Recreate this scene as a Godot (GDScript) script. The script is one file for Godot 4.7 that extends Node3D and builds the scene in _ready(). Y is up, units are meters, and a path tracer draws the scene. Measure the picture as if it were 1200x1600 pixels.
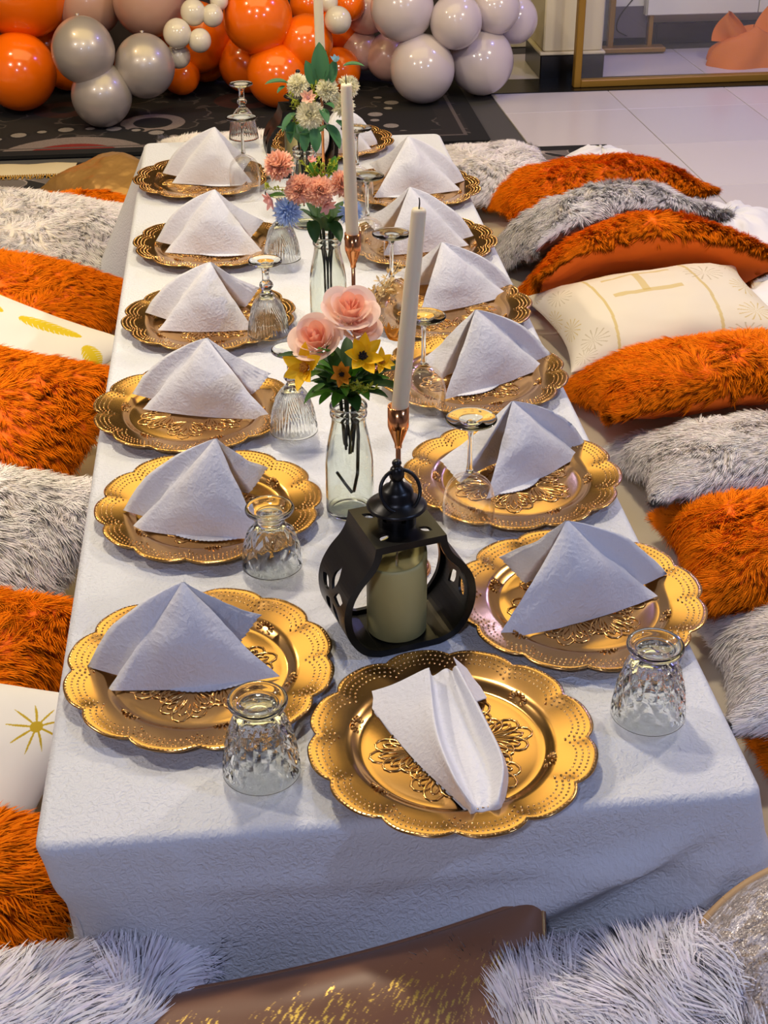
extends Node3D

const TOP := 0.432          # height of the table top
var rng := RandomNumberGenerator.new()
var M := {}                 # materials
var used := {}
var noise := FastNoiseLite.new()

# ------------------------------------------------------------------ helpers
func numbered(called: String) -> String:
	var n: int = used.get(called, 0)
	used[called] = n + 1
	return called if n == 0 else "%s_%03d" % [called, n]

func tag(o: Node, label: String, category := "", group := "", kind := "") -> Node:
	if label: o.set_meta("label", label)
	if category: o.set_meta("category", category)
	if group: o.set_meta("group", group)
	if kind: o.set_meta("kind", kind)
	return o

func thing(called: String, label: String, category: String, at: Vector3, turn := Vector3.ZERO, group := "") -> Node3D:
	var o := Node3D.new()
	o.name = numbered(called)
	add_child(o)
	o.position = at
	o.rotation_degrees = turn
	tag(o, label, category, group)
	return o

func part(called: String, mesh: Mesh, mat: Material, parent: Node, at := Vector3.ZERO, turn := Vector3.ZERO) -> MeshInstance3D:
	var o := MeshInstance3D.new()
	o.name = numbered(called) if parent == self else called
	o.mesh = mesh
	o.material_override = mat
	parent.add_child(o, true)
	o.position = at
	o.rotation_degrees = turn
	return o

func struct(called: String, mesh: Mesh, mat: Material, at := Vector3.ZERO) -> MeshInstance3D:
	var o := part(called, mesh, mat, self, at)
	o.set_meta("kind", "structure")
	return o

func st_new(smooth := true) -> SurfaceTool:
	var st := SurfaceTool.new()
	st.begin(Mesh.PRIMITIVE_TRIANGLES)
	st.set_smooth_group(0 if smooth else -1)
	return st

func done(st: SurfaceTool) -> ArrayMesh:
	st.generate_normals()
	return st.commit()

# a grid of points p[i * (nv + 1) + j] as triangles; front side is outward for (theta, upward profile)
func grid(st: SurfaceTool, nu: int, nv: int, pts: PackedVector3Array, flip := false) -> void:
	for i in nu:
		for j in nv:
			var a := i * (nv + 1) + j
			var b := a + nv + 1
			var q := [a, b, b + 1, a, b + 1, a + 1] if not flip else [a, b + 1, b, a, a + 1, b + 1]
			for k in q:
				var ii: int = k / (nv + 1)
				var jj: int = k % (nv + 1)
				st.set_uv(Vector2(float(ii) / nu, float(jj) / nv))
				st.add_vertex(pts[k])

func lathe(st: SurfaceTool, prof: Array, segs := 32, f = null) -> void:
	var pts := PackedVector3Array()
	var nv := prof.size() - 1
	for i in segs + 1:
		var a := TAU * (i % segs) / segs
		for j in nv + 1:
			var r: float = prof[j].x
			var y: float = prof[j].y
			if f != null: r = f.call(a, y, r, j)
			pts.append(Vector3(r * cos(a), y, r * sin(a)))
	grid(st, segs, nv, pts)

func lathed(prof: Array, segs := 32, smooth := true, f = null) -> ArrayMesh:
	var st := st_new(smooth)
	lathe(st, prof, segs, f)
	return done(st)

# rounded profile: subdivide a polyline with a Catmull-Rom curve
func curve2(p: Array, n := 4) -> Array:
	var out := []
	for i in p.size() - 1:
		var p0: Vector2 = p[max(i - 1, 0)]
		var p1: Vector2 = p[i]
		var p2: Vector2 = p[i + 1]
		var p3: Vector2 = p[min(i + 2, p.size() - 1)]
		for k in n:
			out.append(p1.cubic_interpolate(p2, p0, p3, float(k) / n))
	out.append(p[-1])
	return out

func curve3(p: Array, n := 4) -> PackedVector3Array:
	var out := PackedVector3Array()
	for i in p.size() - 1:
		var p0: Vector3 = p[max(i - 1, 0)]
		var p1: Vector3 = p[i]
		var p2: Vector3 = p[i + 1]
		var p3: Vector3 = p[min(i + 2, p.size() - 1)]
		for k in n:
			out.append(p1.cubic_interpolate(p2, p0, p3, float(k) / n))
	out.append(p[-1])
	return out

func tube(st: SurfaceTool, path: PackedVector3Array, r0: float, r1: float, sides := 6) -> void:
	var n := path.size()
	var pts := PackedVector3Array()
	var up := Vector3(0.31, 0.9, 0.21).normalized()
	var rows := []
	for i in n:
		var d := (path[min(i + 1, n - 1)] - path[max(i - 1, 0)]).normalized()
		var u := up - d * up.dot(d)
		if u.length() < 0.05: u = Vector3.RIGHT - d * d.x
		u = u.normalized()
		up = u
		var v := d.cross(u)
		var r := lerpf(r0, r1, float(i) / (n - 1))
		var row := []
		for k in sides + 1:
			var a := TAU * (k % sides) / sides
			row.append(path[i] + (u * cos(a) + v * sin(a)) * r)
		rows.append(row)
	for k in sides + 1:
		pts.append(path[0])
		for i in n: pts.append(rows[i][k])
		pts.append(path[n - 1])
	grid(st, sides, n + 1, pts, true)

func box(st: SurfaceTool, lo: Vector3, hi: Vector3, bev := 0.0) -> void:
	var bm: Mesh
	if bev <= 0.0:
		bm = BoxMesh.new()
		bm.size = hi - lo
		st.append_from(bm, 0, Transform3D(Basis(), (lo + hi) / 2))
		return
	# chamfered box: slices along y
	var b := bev
	var rings := [[lo.y, b], [lo.y + b, 0.0], [hi.y - b, 0.0], [hi.y, b]]
	var loops := []
	for rg in rings:
		var ins: float = rg[1]
		var x0 := lo.x + ins
		var x1 := hi.x - ins
		var z0 := lo.z + ins
		var z1 := hi.z - ins
		var c := b
		loops.append([Vector3(x0 + c, rg[0], z0), Vector3(x1 - c, rg[0], z0), Vector3(x1, rg[0], z0 + c), Vector3(x1, rg[0], z1 - c), Vector3(x1 - c, rg[0], z1), Vector3(x0 + c, rg[0], z1), Vector3(x0, rg[0], z1 - c), Vector3(x0, rg[0], z0 + c)])
	var pts := PackedVector3Array()
	var cx := (lo.x + hi.x) / 2
	var cz := (lo.z + hi.z) / 2
	for k in 9:
		pts.append(Vector3(cx, lo.y, cz))
		for l in loops: pts.append(l[k % 8])
		pts.append(Vector3(cx, hi.y, cz))
	grid(st, 8, 5, pts)

func boxed(lo: Vector3, hi: Vector3, bev := 0.0) -> ArrayMesh:
	var st := st_new(false)
	box(st, lo, hi, bev)
	return done(st) if bev > 0.0 else st.commit()

func mat(color: Color, rough := 0.7, metal := 0.0) -> StandardMaterial3D:
	var m := StandardMaterial3D.new()
	m.albedo_color = color
	m.roughness = rough
	m.metallic = metal
	return m

func bump(m: StandardMaterial3D, freq: float, depth_cm: float, scale: float, ridged := false, octaves := 3) -> void:
	var n := FastNoiseLite.new()
	n.noise_type = FastNoiseLite.TYPE_SIMPLEX_SMOOTH
	n.frequency = freq
	n.fractal_octaves = octaves
	n.fractal_type = FastNoiseLite.FRACTAL_RIDGED if ridged else FastNoiseLite.FRACTAL_FBM
	n.domain_warp_enabled = ridged
	n.domain_warp_amplitude = 18.0
	n.domain_warp_frequency = freq
	n.seed = 5
	var t := NoiseTexture2D.new()
	t.width = 512
	t.height = 512
	t.seamless = true
	t.noise = n
	m.heightmap_enabled = true
	m.heightmap_texture = t
	m.heightmap_scale = depth_cm
	m.uv1_triplanar = true
	m.uv1_scale = Vector3.ONE * scale

func xf(at: Vector3, dir: Vector3, scale := 1.0, spin := 0.0) -> Transform3D:
	# local +Y goes along dir
	var y := dir.normalized()
	var h := Vector3.UP if absf(y.y) < 0.95 else Vector3.RIGHT
	var x := h.cross(y).normalized()
	var b := Basis(x, y, x.cross(y)) * Basis(Vector3.UP, spin)
	return Transform3D(b.scaled(Vector3.ONE) * Basis.from_scale(Vector3.ONE * scale), at)

# ------------------------------------------------------------------ scene
func _ready() -> void:
	rng.seed = 11
	noise.seed = 3
	noise.frequency = 1.0
	# camera
	var cam := Camera3D.new()
	cam.name = "camera"
	cam.fov = 40.297
	cam.position = Vector3(-0.042, 1.490, 1.114)
	cam.rotation_degrees = Vector3(-30.837, -5.738, -0.290)
	cam.near = 0.02
	add_child(cam)
	cam.current = true
	# world and exposure
	var we := WorldEnvironment.new()
	we.name = "world"
	var env := Environment.new()
	env.background_mode = Environment.BG_COLOR
	env.background_color = Color(0.02, 0.02, 0.025)
	env.tonemap_mode = Environment.TONE_MAPPER_LINEAR
	env.tonemap_exposure = 1.7
	env.sdfgi_enabled = true
	env.ssao_enabled = true
	env.ssil_enabled = true
	we.environment = env
	add_child(we)
	# lamps: warm one over the table, cool ones nearer the viewer and by the doorway
	lamp(Vector3(-0.12, 2.75, -1.30), Color(1.0, 0.935, 0.82), 2.5, 0.20, "warm round ceiling lamp above the middle of the table")
	lamp(Vector3(-1.5, 2.75, -3.6), Color(1.0, 0.88, 0.66), 1.3, 0.17, "warm round ceiling lamp at the far left of the room")
	lamp(Vector3(2.2, 2.75, 0.9), Color(0.68, 0.78, 1.0), 2.0, 0.17, "cool round ceiling lamp to the right of the viewer")
	lamp(Vector3(-2.0, 2.75, -1.2), Color(1.0, 0.94, 0.86), 2.8, 0.17, "pale round ceiling lamp to the left of the table")
	lamp(Vector3(2.2, 2.75, -2.0), Color(1.0, 0.94, 0.87), 3.2, 0.17, "pale round ceiling lamp to the right of the table")
	lamp(Vector3(-0.6, 2.75, 2.2), Color(0.86, 0.88, 1.0), 2.3, 0.17, "cool round ceiling lamp behind the viewer")
	lamp(Vector3(2.4, 2.75, -4.1), Color(0.52, 0.50, 1.0), 1.3, 0.12, "violet ceiling lamp by the doorway")
	lamp(Vector3(2.1, 2.75, -5.2), Color(0.60, 0.62, 1.0), 0.5, 0.12, "violet white ceiling lamp beyond the doorway")
	panel_lamp(Vector3(0.1, 2.795, -3.4), Vector2(2.6, 1.8), Color(1.0, 0.90, 0.58), 1.65, "large warm luminous ceiling panel above the far end of the hall")
	materials()
	room()
	carpets()
	cloth()
	balloons()
	cushions()
	chargers()
	glasses()
	lanterns()
	candles()
	vases()

func lamp(at: Vector3, color: Color, e: float, r: float, label: String) -> void:
	var t := thing("ceiling_lamp", label, "ceiling lamp", at)
	part("trim_ring", lathed([Vector2(r, -0.012), Vector2(r + 0.02, -0.010), Vector2(r + 0.022, 0.0), Vector2(0, 0)], 32), mat(Color(0.9, 0.9, 0.9), 0.5), t)
	var m := mat(Color(0.9, 0.9, 0.9))
	m.emission_enabled = true
	m.emission = color
	m.emission_energy_multiplier = 3.0
	part("diffuser", lathed([Vector2(0, -0.016), Vector2(r - 0.01, -0.016), Vector2(r, -0.008)], 32), m, t)
	var l := SpotLight3D.new()          # a downlight: the ceiling round it gets only bounced light
	l.name = "glow"
	l.spot_angle = 82.0
	l.spot_angle_attenuation = 0.3
	l.spot_attenuation = 2.0
	l.spot_range = 12.0
	l.rotation_degrees = Vector3(-90, 0, 0)
	l.light_color = color
	l.light_energy = e
	l.light_size = r * 0.6
	l.shadow_enabled = true
	l.position = Vector3(0, -0.03, 0)
	t.add_child(l)

func panel_lamp(at: Vector3, size: Vector2, color: Color, e: float, label: String) -> void:
	var t := thing("ceiling_panel_lamp", label, "ceiling lamp", at)
	var w := size.x / 2
	var d := size.y / 2
	part("housing", boxed(Vector3(-w - 0.02, -0.02, -d - 0.02), Vector3(w + 0.02, 0.0, d + 0.02), 0.004), mat(Color(0.9, 0.9, 0.9), 0.5), t)
	var m := mat(Color(0.9, 0.9, 0.9))
	m.emission_enabled = true
	m.emission = color
	m.emission_energy_multiplier = 0.25
	part("diffuser", boxed(Vector3(-w, -0.026, -d), Vector3(w, -0.0205, d)), m, t)
	var l := AreaLight3D.new()
	l.name = "glow"
	l.area_size = size
	l.light_color = color
	l.light_energy = e
	l.area_range = 12.0
	l.area_attenuation = 2.0
	l.shadow_enabled = true
	l.position = Vector3(0, -0.035, 0)
	l.rotation_degrees = Vector3(-90, 0, 0)
	t.add_child(l)

func materials() -> void:
	M.white_wall = mat(Color(0.80, 0.76, 0.66), 0.8)
	M.hall_wall = mat(Color(0.47, 0.45, 0.50), 0.85)
	M.ceiling = mat(Color(0.36, 0.34, 0.40), 0.9)
	M.black_marble = mat(Color(0.035, 0.033, 0.035), 0.25)
	M.grout = mat(Color(0.28, 0.27, 0.26), 0.9)
	var tile_tones := [Color(0.79, 0.765, 0.765), Color(0.81, 0.785, 0.78), Color(0.775, 0.755, 0.76)]
	M.tiles = []
	for k in 3:
		var m := mat(tile_tones[k], 0.22)
		m.metallic_specular = 0.5
		M.tiles.append(m)
	M.gold_paint = mat(Color(0.62, 0.47, 0.17), 0.42, 0.55)
	M.cloth = mat(Color(0.81, 0.82, 0.845), 0.62)
	bump(M.cloth, 0.060, 0.16, 3.2, true, 2)
	M.napkin = mat(Color(0.86, 0.86, 0.88), 0.5)
	bump(M.napkin, 0.045, 0.11, 3.6, true, 2)
	M.gold = mat(Color(0.79, 0.615, 0.375), 0.19, 0.97)
	M.glass = mat(Color(0.97, 0.985, 0.98, 0.0), 0.0)
	M.glass.refraction_enabled = true
	M.glass.refraction_scale = 0.05
	M.glass.transparency = BaseMaterial3D.TRANSPARENCY_ALPHA
	M.green_glass = M.glass.duplicate()
	M.green_glass.albedo_color = Color(0.965, 0.985, 0.965, 0.0)
	M.clear = mat(Color(1, 1, 1, 0.0), 0.0)
	M.clear.transparency = BaseMaterial3D.TRANSPARENCY_ALPHA
	M.pane = mat(Color(0.9, 0.95, 1.0, 0.01), 0.0)
	M.pane.transparency = BaseMaterial3D.TRANSPARENCY_ALPHA
	M.black_metal = mat(Color(0.045, 0.042, 0.040), 0.34, 0.25)
	M.wax = mat(Color(0.87, 0.83, 0.70), 0.45)
	M.wax.subsurf_scatter_enabled = true
	M.wax.subsurf_scatter_strength = 0.2
	M.led_wax = mat(Color(0.74, 0.70, 0.46), 0.45)
	M.rose_gold = mat(Color(0.90, 0.62, 0.40), 0.18, 1.0)
	M.wick = mat(Color(0.12, 0.11, 0.10), 0.9)

# ------------------------------------------------------------------ room
func room() -> void:
	var fl := struct("floor", boxed(Vector3(-3.2, -0.12, -5.75), Vector3(3.6, -0.006, 3.4)), M.grout)
	# tiles 0.5 m square, laid at a slight angle to the table
	var yaw := 0.025
	var u := Vector3(cos(yaw), 0, -sin(yaw))
	var v := Vector3(sin(yaw), 0, cos(yaw))
	var org := Vector3(1.5305, 0, -3.41)
	var tm := boxed(Vector3(0.0016, -0.008, 0.0016), Vector3(0.4984, 0.0, 0.4984), 0.0012)
	for i in range(-9, 4):
		for j in range(-5, 13):
			var p := org + u * 0.5 * i + v * 0.5 * j
			if p.z < -5.55 or p.x > 3.2: continue
			if p.x < -2.95 or (p.x < 0.9 and p.z < -5.3): continue
			if p.x > -2.0 and p.x < 0.6 and p.z < -4.1: continue       # under the rug
			var t := part("tile", tm, M.tiles[posmod(i * 7 + j * 5 + i * j, 3)], fl, p)
			t.rotation.y = yaw
	# walls with thickness: the hall ends at z = -4.95 with a column and a wide doorway to the right
	struct("wall_left", boxed(Vector3(-3.2, 0, -5.75), Vector3(-3.0, 2.8, 3.4)), M.hall_wall)
	struct("wall_right", boxed(Vector3(3.4, 0, -5.75), Vector3(3.6, 2.8, 3.4)), M.hall_wall)
	struct("wall_front", boxed(Vector3(-3.0, 0, 3.2), Vector3(3.4, 2.8, 3.4)), M.hall_wall)
	struct("wall_back", boxed(Vector3(-3.0, 0, -5.75), Vector3(3.4, 2.8, -5.55)), M.white_wall)
	var dark := mat(Color(0.16, 0.12, 0.10), 0.8)
	struct("wall_balloons", boxed(Vector3(-3.0, 0, -5.45), Vector3(0.92, 2.8, -5.30)), dark)
	struct("ceiling", boxed(Vector3(-3.2, 2.8, -5.75), Vector3(3.6, 2.95, 3.4)), M.ceiling)
	struct("wall_column", boxed(Vector3(1.262, 0.112, -5.25), Vector3(1.52, 2.8, -4.935), 0.006), M.white_wall)
	var bb := struct("baseboard_column", boxed(Vector3(1.25, 0.0, -5.26), Vector3(1.53, 0.100, -4.925), 0.004), M.black_marble)
	part("ledge", boxed(Vector3(1.246, 0.100, -5.262), Vector3(1.532, 0.112, -4.921), 0.003), M.white_wall, bb)
	struct("trim_threshold", boxed(Vector3(0.93, -0.004, -4.925), Vector3(3.4, 0.004, -4.70)), M.black_marble)
	# black skirting tiles on the wall beyond the doorway
	var sk := struct("baseboard_back", boxed(Vector3(1.55, 0.0, -5.55), Vector3(3.4, 0.094, -5.535)), M.grout)
	for k in 5:
		part("tile", boxed(Vector3(1.56 + 0.37 * k, 0.002, -5.535), Vector3(1.926 + 0.37 * k, 0.096, -5.525), 0.002), M.black_marble, sk)
	# white cabinet hung above the skirting, seen from below its edge
	var cab := thing("wall_cabinet", "white cabinet with a bottom edge just above the dark skirting beyond the doorway", "cabinet", Vector3(2.6, 0.165, -5.44))
	part("body", boxed(Vector3(-0.78, 0, -0.10), Vector3(0.79, 0.8, 0.08)), mat(Color(0.85, 0.85, 0.82), 0.5), cab)
	for k in 3:
		part("door", boxed(Vector3(-0.777 + 0.522 * k, 0.004, 0.08), Vector3(-0.259 + 0.522 * k, 0.79, 0.098), 0.003), mat(Color(0.88, 0.88, 0.85), 0.35), cab)
	# pale blue-white panel at the left of the far room
	var pn := thing("white_panel", "pale blue white panel standing at the left inside the doorway", "panel", Vector3(1.62, 0.0, -5.46))
	part("board", boxed(Vector3(-0.08, 0.035, -0.02), Vector3(0.065, 1.4, 0.01), 0.004), mat(Color(0.80, 0.86, 0.90), 0.4), pn)
	part("edge_strip", boxed(Vector3(0.066, 0.03, -0.02), Vector3(0.082, 1.4, 0.02), 0.003), mat(Color(0.86, 0.90, 0.93), 0.4), pn)
	part("foot", boxed(Vector3(-0.08, 0.0, -0.02), Vector3(0.082, 0.034, 0.0)), M.black_metal, pn)
	# small gold stand
	var gs := thing("gold_stand", "small gold metal stand with two uprights behind the tall gold frame", "stand", Vector3(1.77, 0.0, -5.38))
	part("upright", boxed(Vector3(-0.115, 0.02, -0.02), Vector3(-0.088, 1.2, 0.012), 0.003), M.gold_paint, gs)
	part("upright", boxed(Vector3(0.072, 0.02, -0.02), Vector3(0.094, 1.2, 0.012), 0.003), M.gold_paint, gs)
	part("foot_bar", boxed(Vector3(-0.22, 0.008, -0.015), Vector3(0.15, 0.03, 0.055), 0.004), M.gold_paint, gs)
	part("back_board", boxed(Vector3(-0.087, 0.06, -0.03), Vector3(0.071, 0.2, -0.02)), mat(Color(0.33, 0.31, 0.36), 0.5), gs)
	part("board_top", boxed(Vector3(-0.087, 0.2, -0.03), Vector3(0.071, 1.1, -0.02)), mat(Color(0.82, 0.82, 0.80), 0.5), gs)
	var cb := st_new()
	tube(cb, curve3([Vector3(0.01, 0.25, -0.015), Vector3(-0.06, 0.16, -0.012), Vector3(-0.07, 0.10, -0.012), Vector3(-0.02, 0.07, -0.01)], 5), 0.003, 0.003, 6)
	part("cable", done(cb), M.black_metal, gs)
	# tall gold frame with a pane, at the doorway
	var gf := thing("glazed_screen", "tall gold metal frame with a clear pane standing on the black threshold", "frame", Vector3(1.36, 0.004, -4.765), Vector3(0, 1.4, 0))
	part("upright", boxed(Vector3(0, 0, -0.02), Vector3(0.030, 1.9, 0.02), 0.003), M.gold_paint, gf)
	part("upright", boxed(Vector3(1.27, 0, -0.02), Vector3(1.30, 1.9, 0.02), 0.003), M.gold_paint, gf)
	part("bottom_rail", boxed(Vector3(0.030, 0, -0.02), Vector3(1.27, 0.030, 0.02), 0.003), M.gold_paint, gf)
	part("top_rail", boxed(Vector3(0.030, 1.87, -0.02), Vector3(1.27, 1.90, 0.02), 0.003), M.gold_paint, gf)
	part("pane", boxed(Vector3(0.030, 0.030, -0.002), Vector3(1.27, 1.87, 0.002)), M.pane, gf)
	# orange fabric bag
	var bag := thing("fabric_bag", "crumpled orange fabric bag with pointed ears on the floor beyond the gold frame", "bag", Vector3(2.25, 0.0, -5.12))
	var st := st_new()
	var pts := PackedVector3Array()
	for i in 41:
		var a := TAU * (i % 40) / 40
		for j in 15:
			var t := j / 14.0
			var r := 0.21 * pow(1.0 - t * t, 0.5) * (1.0 + 0.12 * sin(3 * a + 1.0) + 0.06 * sin(7 * a + 4 * t)) + 0.004
			var y := 0.145 * t + 0.02 * sin(2 * a + 5 * t) * t
			pts.append(Vector3(r * cos(a), maxf(y, 0.0), r * 0.6 * sin(a)))
	grid(st, 40, 14, pts)
	var om := mat(Color(0.84, 0.46, 0.12), 0.75)
	part("body", done(st), om, bag)
	for e in [[-0.10, -0.14, 0.235, 0.06], [0.08, 0.10, 0.265, -0.05]]:
		st = st_new()
		pts = PackedVector3Array()
		for i in 17:
			var s := i / 16.0 * 2.0 - 1.0
			for j in 11:
				var t := j / 10.0
				var w := 0.085 * (1.0 - pow(t, 1.5)) + 0.005
				pts.append(Vector3(lerpf(e[0], e[1], t) + s * w, 0.10 + (e[2] - 0.10) * t, e[3] * t + 0.05 * (1.0 - s * s) * (1.0 - t) + 0.012 * sin(4 * s + 5 * t)))
		grid(st, 16, 10, pts)
		for k in pts.size(): pts[k] += Vector3(0, 0, -0.006)
		grid(st, 16, 10, pts, true)
		part("flap", done(st), om, bag)

# ------------------------------------------------------------------ carpets
func carpets() -> void:
	# patterned black rug under the balloons; its print is flat
	var W := 1152
	var Hh := 512
	var x0 := -2.0
	var x1 := 0.88
	var z0 := -5.28
	var z1 := -4.0
	var im := Image.create(W, Hh, false, Image.FORMAT_RGB8)
	var base := Color(0.042, 0.034, 0.032)
	var brown := Color(0.10, 0.08, 0.072)
	var grey := Color(0.47, 0.42, 0.40)
	var dots := []
	for k in 16:
		var a := PI * (0.98 - k * 0.062)
		dots.append([-0.645 + 0.47 * cos(a), -3.90 - 0.43 * sin(a), 0.030 if k % 2 else 0.018])
		dots.append([-1.45 + 0.40 * cos(a), -4.62 + 0.36 * sin(a), 0.026 if k % 2 else 0.016])
	for k in 7:
		dots.append([0.52 + 0.05 * sin(k * 1.3), -4.66 + 0.085 * k, 0.030 if k % 2 else 0.018])
	for y in Hh:
		for x in W:
			var p := Vector2(lerpf(x0, x1, (x + 0.5) / W), lerpf(z0, z1, (y + 0.5) / Hh))
			var c := base
			var n := noise.get_noise_2d(p.x * 1.6, p.y * 1.6)
			if n > 0.06: c = brown
			if absf(n - 0.06) < 0.018: c = base.lerp(grey, 0.55)
			var d := p.distance_to(Vector2(-0.385, -4.385))
			if d < 0.125: c = grey if d > 0.075 else base
			d = p.distance_to(Vector2(-0.66, -3.93))
			if d < 0.29: c = grey
			if d < 0.20 and d > 0.13: c = Color(0.45, 0.09, 0.05)
			if d < 0.13: c = base
			d = p.distance_to(Vector2(-0.75, -4.62))
			if d < 0.12: c = Color(0.20, 0.07, 0.05) if d > 0.05 else base
			d = p.distance_to(Vector2(-0.02, -4.68))
			if d < 0.13 and d > 0.06: c = Color(0.24, 0.10, 0.07)
			for q in dots:
				var dd: float = p.distance_to(Vector2(q[0], q[1]))
				if dd < q[2]: c = Color(0.52, 0.49, 0.47)
				elif dd < q[2] + 0.014: c = base
			var e := minf(x1 - p.x, z1 - p.y)
			if e < 0.16 and e > 0.075 and p.x > 0.3: c = brown
			if e < 0.09 and e > 0.075: c = grey.lerp(base, 0.35)
			if e < 0.06: c = Color(0.035, 0.032, 0.03)
			c = c * (0.9 + 0.2 * rng.randf())
			im.set_pixel(x, y, c)
	var m := mat(Color.WHITE, 0.95)
	m.albedo_texture = ImageTexture.create_from_image(im)
	var st := st_new(false)
	rug_slab(st, x0, x1, z0, z1, 0.012)
	var rug := tag(part("patterned_rug", done(st), m, self, Vector3(0, 0.0, 0), Vector3(0, 0, 0)), "black patterned rug with grey rings and dots under the balloons", "rug")
	rug.position = Vector3(0.0, 0.0, 0.0)
	# second rug, mostly hidden under the cushions
	im = Image.create(640, 400, false, Image.FORMAT_RGB8)
	for y in 400:
		for x in 640:
			var p := Vector2(x / 640.0 * 2.6, y / 400.0 * 1.3)
			var n := sin(p.x * 34.0 + 2.0 * sin(p.y * 21.0)) * sin(p.y * 30.0 + 1.5 * sin(p.x * 17.0))
			var c := Color(0.40, 0.37, 0.35) if n > 0.05 else Color(0.10, 0.095, 0.09)
			if absf(n) < 0.07: c = Color(0.62, 0.57, 0.54)
			var e := minf(minf(p.x, 2.6 - p.x), minf(p.y, 1.3 - p.y))
			if e < 0.055: c = Color(0.03, 0.03, 0.03)
			im.set_pixel(x, y, c)
	m = mat(Color.WHITE, 0.95)
	m.albedo_texture = ImageTexture.create_from_image(im)
	st = st_new(false)
	rug_slab(st, -1.31, 1.295, -3.90, -2.60, 0.010)
	tag(part("black_bordered_rug", done(st), m, self), "grey patterned rug with a black border under the far end of the table", "rug")
	# cream throw with a gold fringe at the far left
	var th := thing("fringed_throw", "cream throw with a gold fringe lying on the rug beside the satin cushion", "throw", Vector3(-1.0, 0.010, -3.81))
	st = st_new()
	var pts := PackedVector3Array()
	for i in 41:
		for j in 9:
			var a := j / 8.0
			pts.append(Vector3(-0.6 + 0.97 * i / 40.0, 0.002 + 0.014 * pow(sin(PI * a), 0.5) + 0.002 * sin(i * 0.9), lerpf(-0.075, 0.065, a)))
	grid(st, 40, 8, pts, true)
	part("blanket", done(st), mat(Color(0.78, 0.72, 0.58), 0.9), th)
	st = st_new()
	for k in 120:
		var x := -0.6 + 0.97 * k / 119.0
		tube(st, PackedVector3Array([Vector3(x, 0.006, 0.06), Vector3(x + rng.randf_range(-0.005, 0.005), 0.006, 0.075), Vector3(x + rng.randf_range(-0.01, 0.01), 0.002, 0.095)]), 0.003, 0.0015, 4)
	tag(part("fringe", done(st), mat(Color(0.70, 0.52, 0.16), 0.7), th), "gold fringe", "", "", "stuff")
	# cream floor cloths under the cushions on both sides
	for s in [[-1.4, 0.05, -3.15, 0.45, "cream cloth spread on the floor under the cushions left of the table", 1], [0.1, 1.42, -3.3, 0.5, "cream cloth spread on the floor under the cushions right of the table", 2]]:
		st = st_new()
		pts = PackedVector3Array()
		var nx := 44
		var nz := 100
		for i in nx + 1:
			for j in nz + 1:
				var x: float = lerpf(s[0], s[1], float(i) / nx)
				var z: float = lerpf(s[2], s[3], float(j) / nz)
				var h: float = 0.022 + 0.016 * noise.get_noise_2d(x * 3.0 + s[5] * 9.0, z * 3.0)
				var ed := minf(minf(i, nx - i), minf(j, nz - j))
				x += 0.05 * noise.get_noise_2d(s[5] * 5.0, z * 2.2) * (1 if i == nx else 0)
				pts.append(Vector3(x, 0.013 if ed == 0 else h, z))
		grid(st, nx, nz, pts, true)
		tag(part("floor_cloth", done(st), mat(Color(0.80, 0.75, 0.66), 0.9), self), s[4], "cloth")
	# white folded sheets that show between the right-hand cushions
	for s in [[Vector3(1.38, 0.02, -2.72), Vector3(0.20, 0.13, 0.24), "white sheet bundled behind the white fur cushion with a taupe underside"], [Vector3(1.33, 0.02, -1.98), Vector3(0.26, 0.17, 0.26), "white sheet bundled behind the cream printed cushion"], [Vector3(1.12, 0.02, -3.30), Vector3(0.22, 0.15, 0.15), "white sheet bundled behind the farthest orange fur cushion on the right"]]:
		st = st_new()
		pts = PackedVector3Array()
		var sz: Vector3 = s[1]
		for i in 49:
			var a := TAU * (i % 48) / 48
			for j in 17:
				var t := j / 16.0 * PI / 2
				var w := 1.0 + 0.16 * noise.get_noise_3d(cos(a) * 1.7, t * 1.5, sin(a) * 1.7 + sz.x * 40.0) + 0.03 * sin(9 * a + 6 * t)
				pts.append(Vector3(cos(a) * cos(t) * sz.x * w, sin(t) * sz.y * w, sin(a) * cos(t) * sz.z * w))
		grid(st, 48, 16, pts)
		tag(part("bundled_sheet", done(st), mat(Color(0.86, 0.86, 0.88), 0.7), self, s[0]), s[2], "sheet")

func rug_slab(st: SurfaceTool, x0: float, x1: float, z0: float, z1: float, h: float) -> void:
	var c := [Vector3(x0, h, z0), Vector3(x1, h, z0), Vector3(x1, h, z1), Vector3(x0, h, z1)]
	var uv := [Vector2(0, 0), Vector2(1, 0), Vector2(1, 1), Vector2(0, 1)]
	for k in [0, 1, 2, 0, 2, 3]:
		st.set_uv(uv[k])
		st.add_vertex(c[k])
	for k in 4:
		var a: Vector3 = c[k]
		var b: Vector3 = c[(k + 1) % 4]
		var q := [a, a * Vector3(1, 0, 1), b, b, a * Vector3(1, 0, 1), b * Vector3(1, 0, 1)]
		for p in q:
			st.set_uv(uv[k])
			st.add_vertex(p)

# ------------------------------------------------------------------ tablecloth
func gauss(x: float, c: float, w: float) -> float:
	return exp(-pow((x - c) / w, 2.0))

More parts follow.
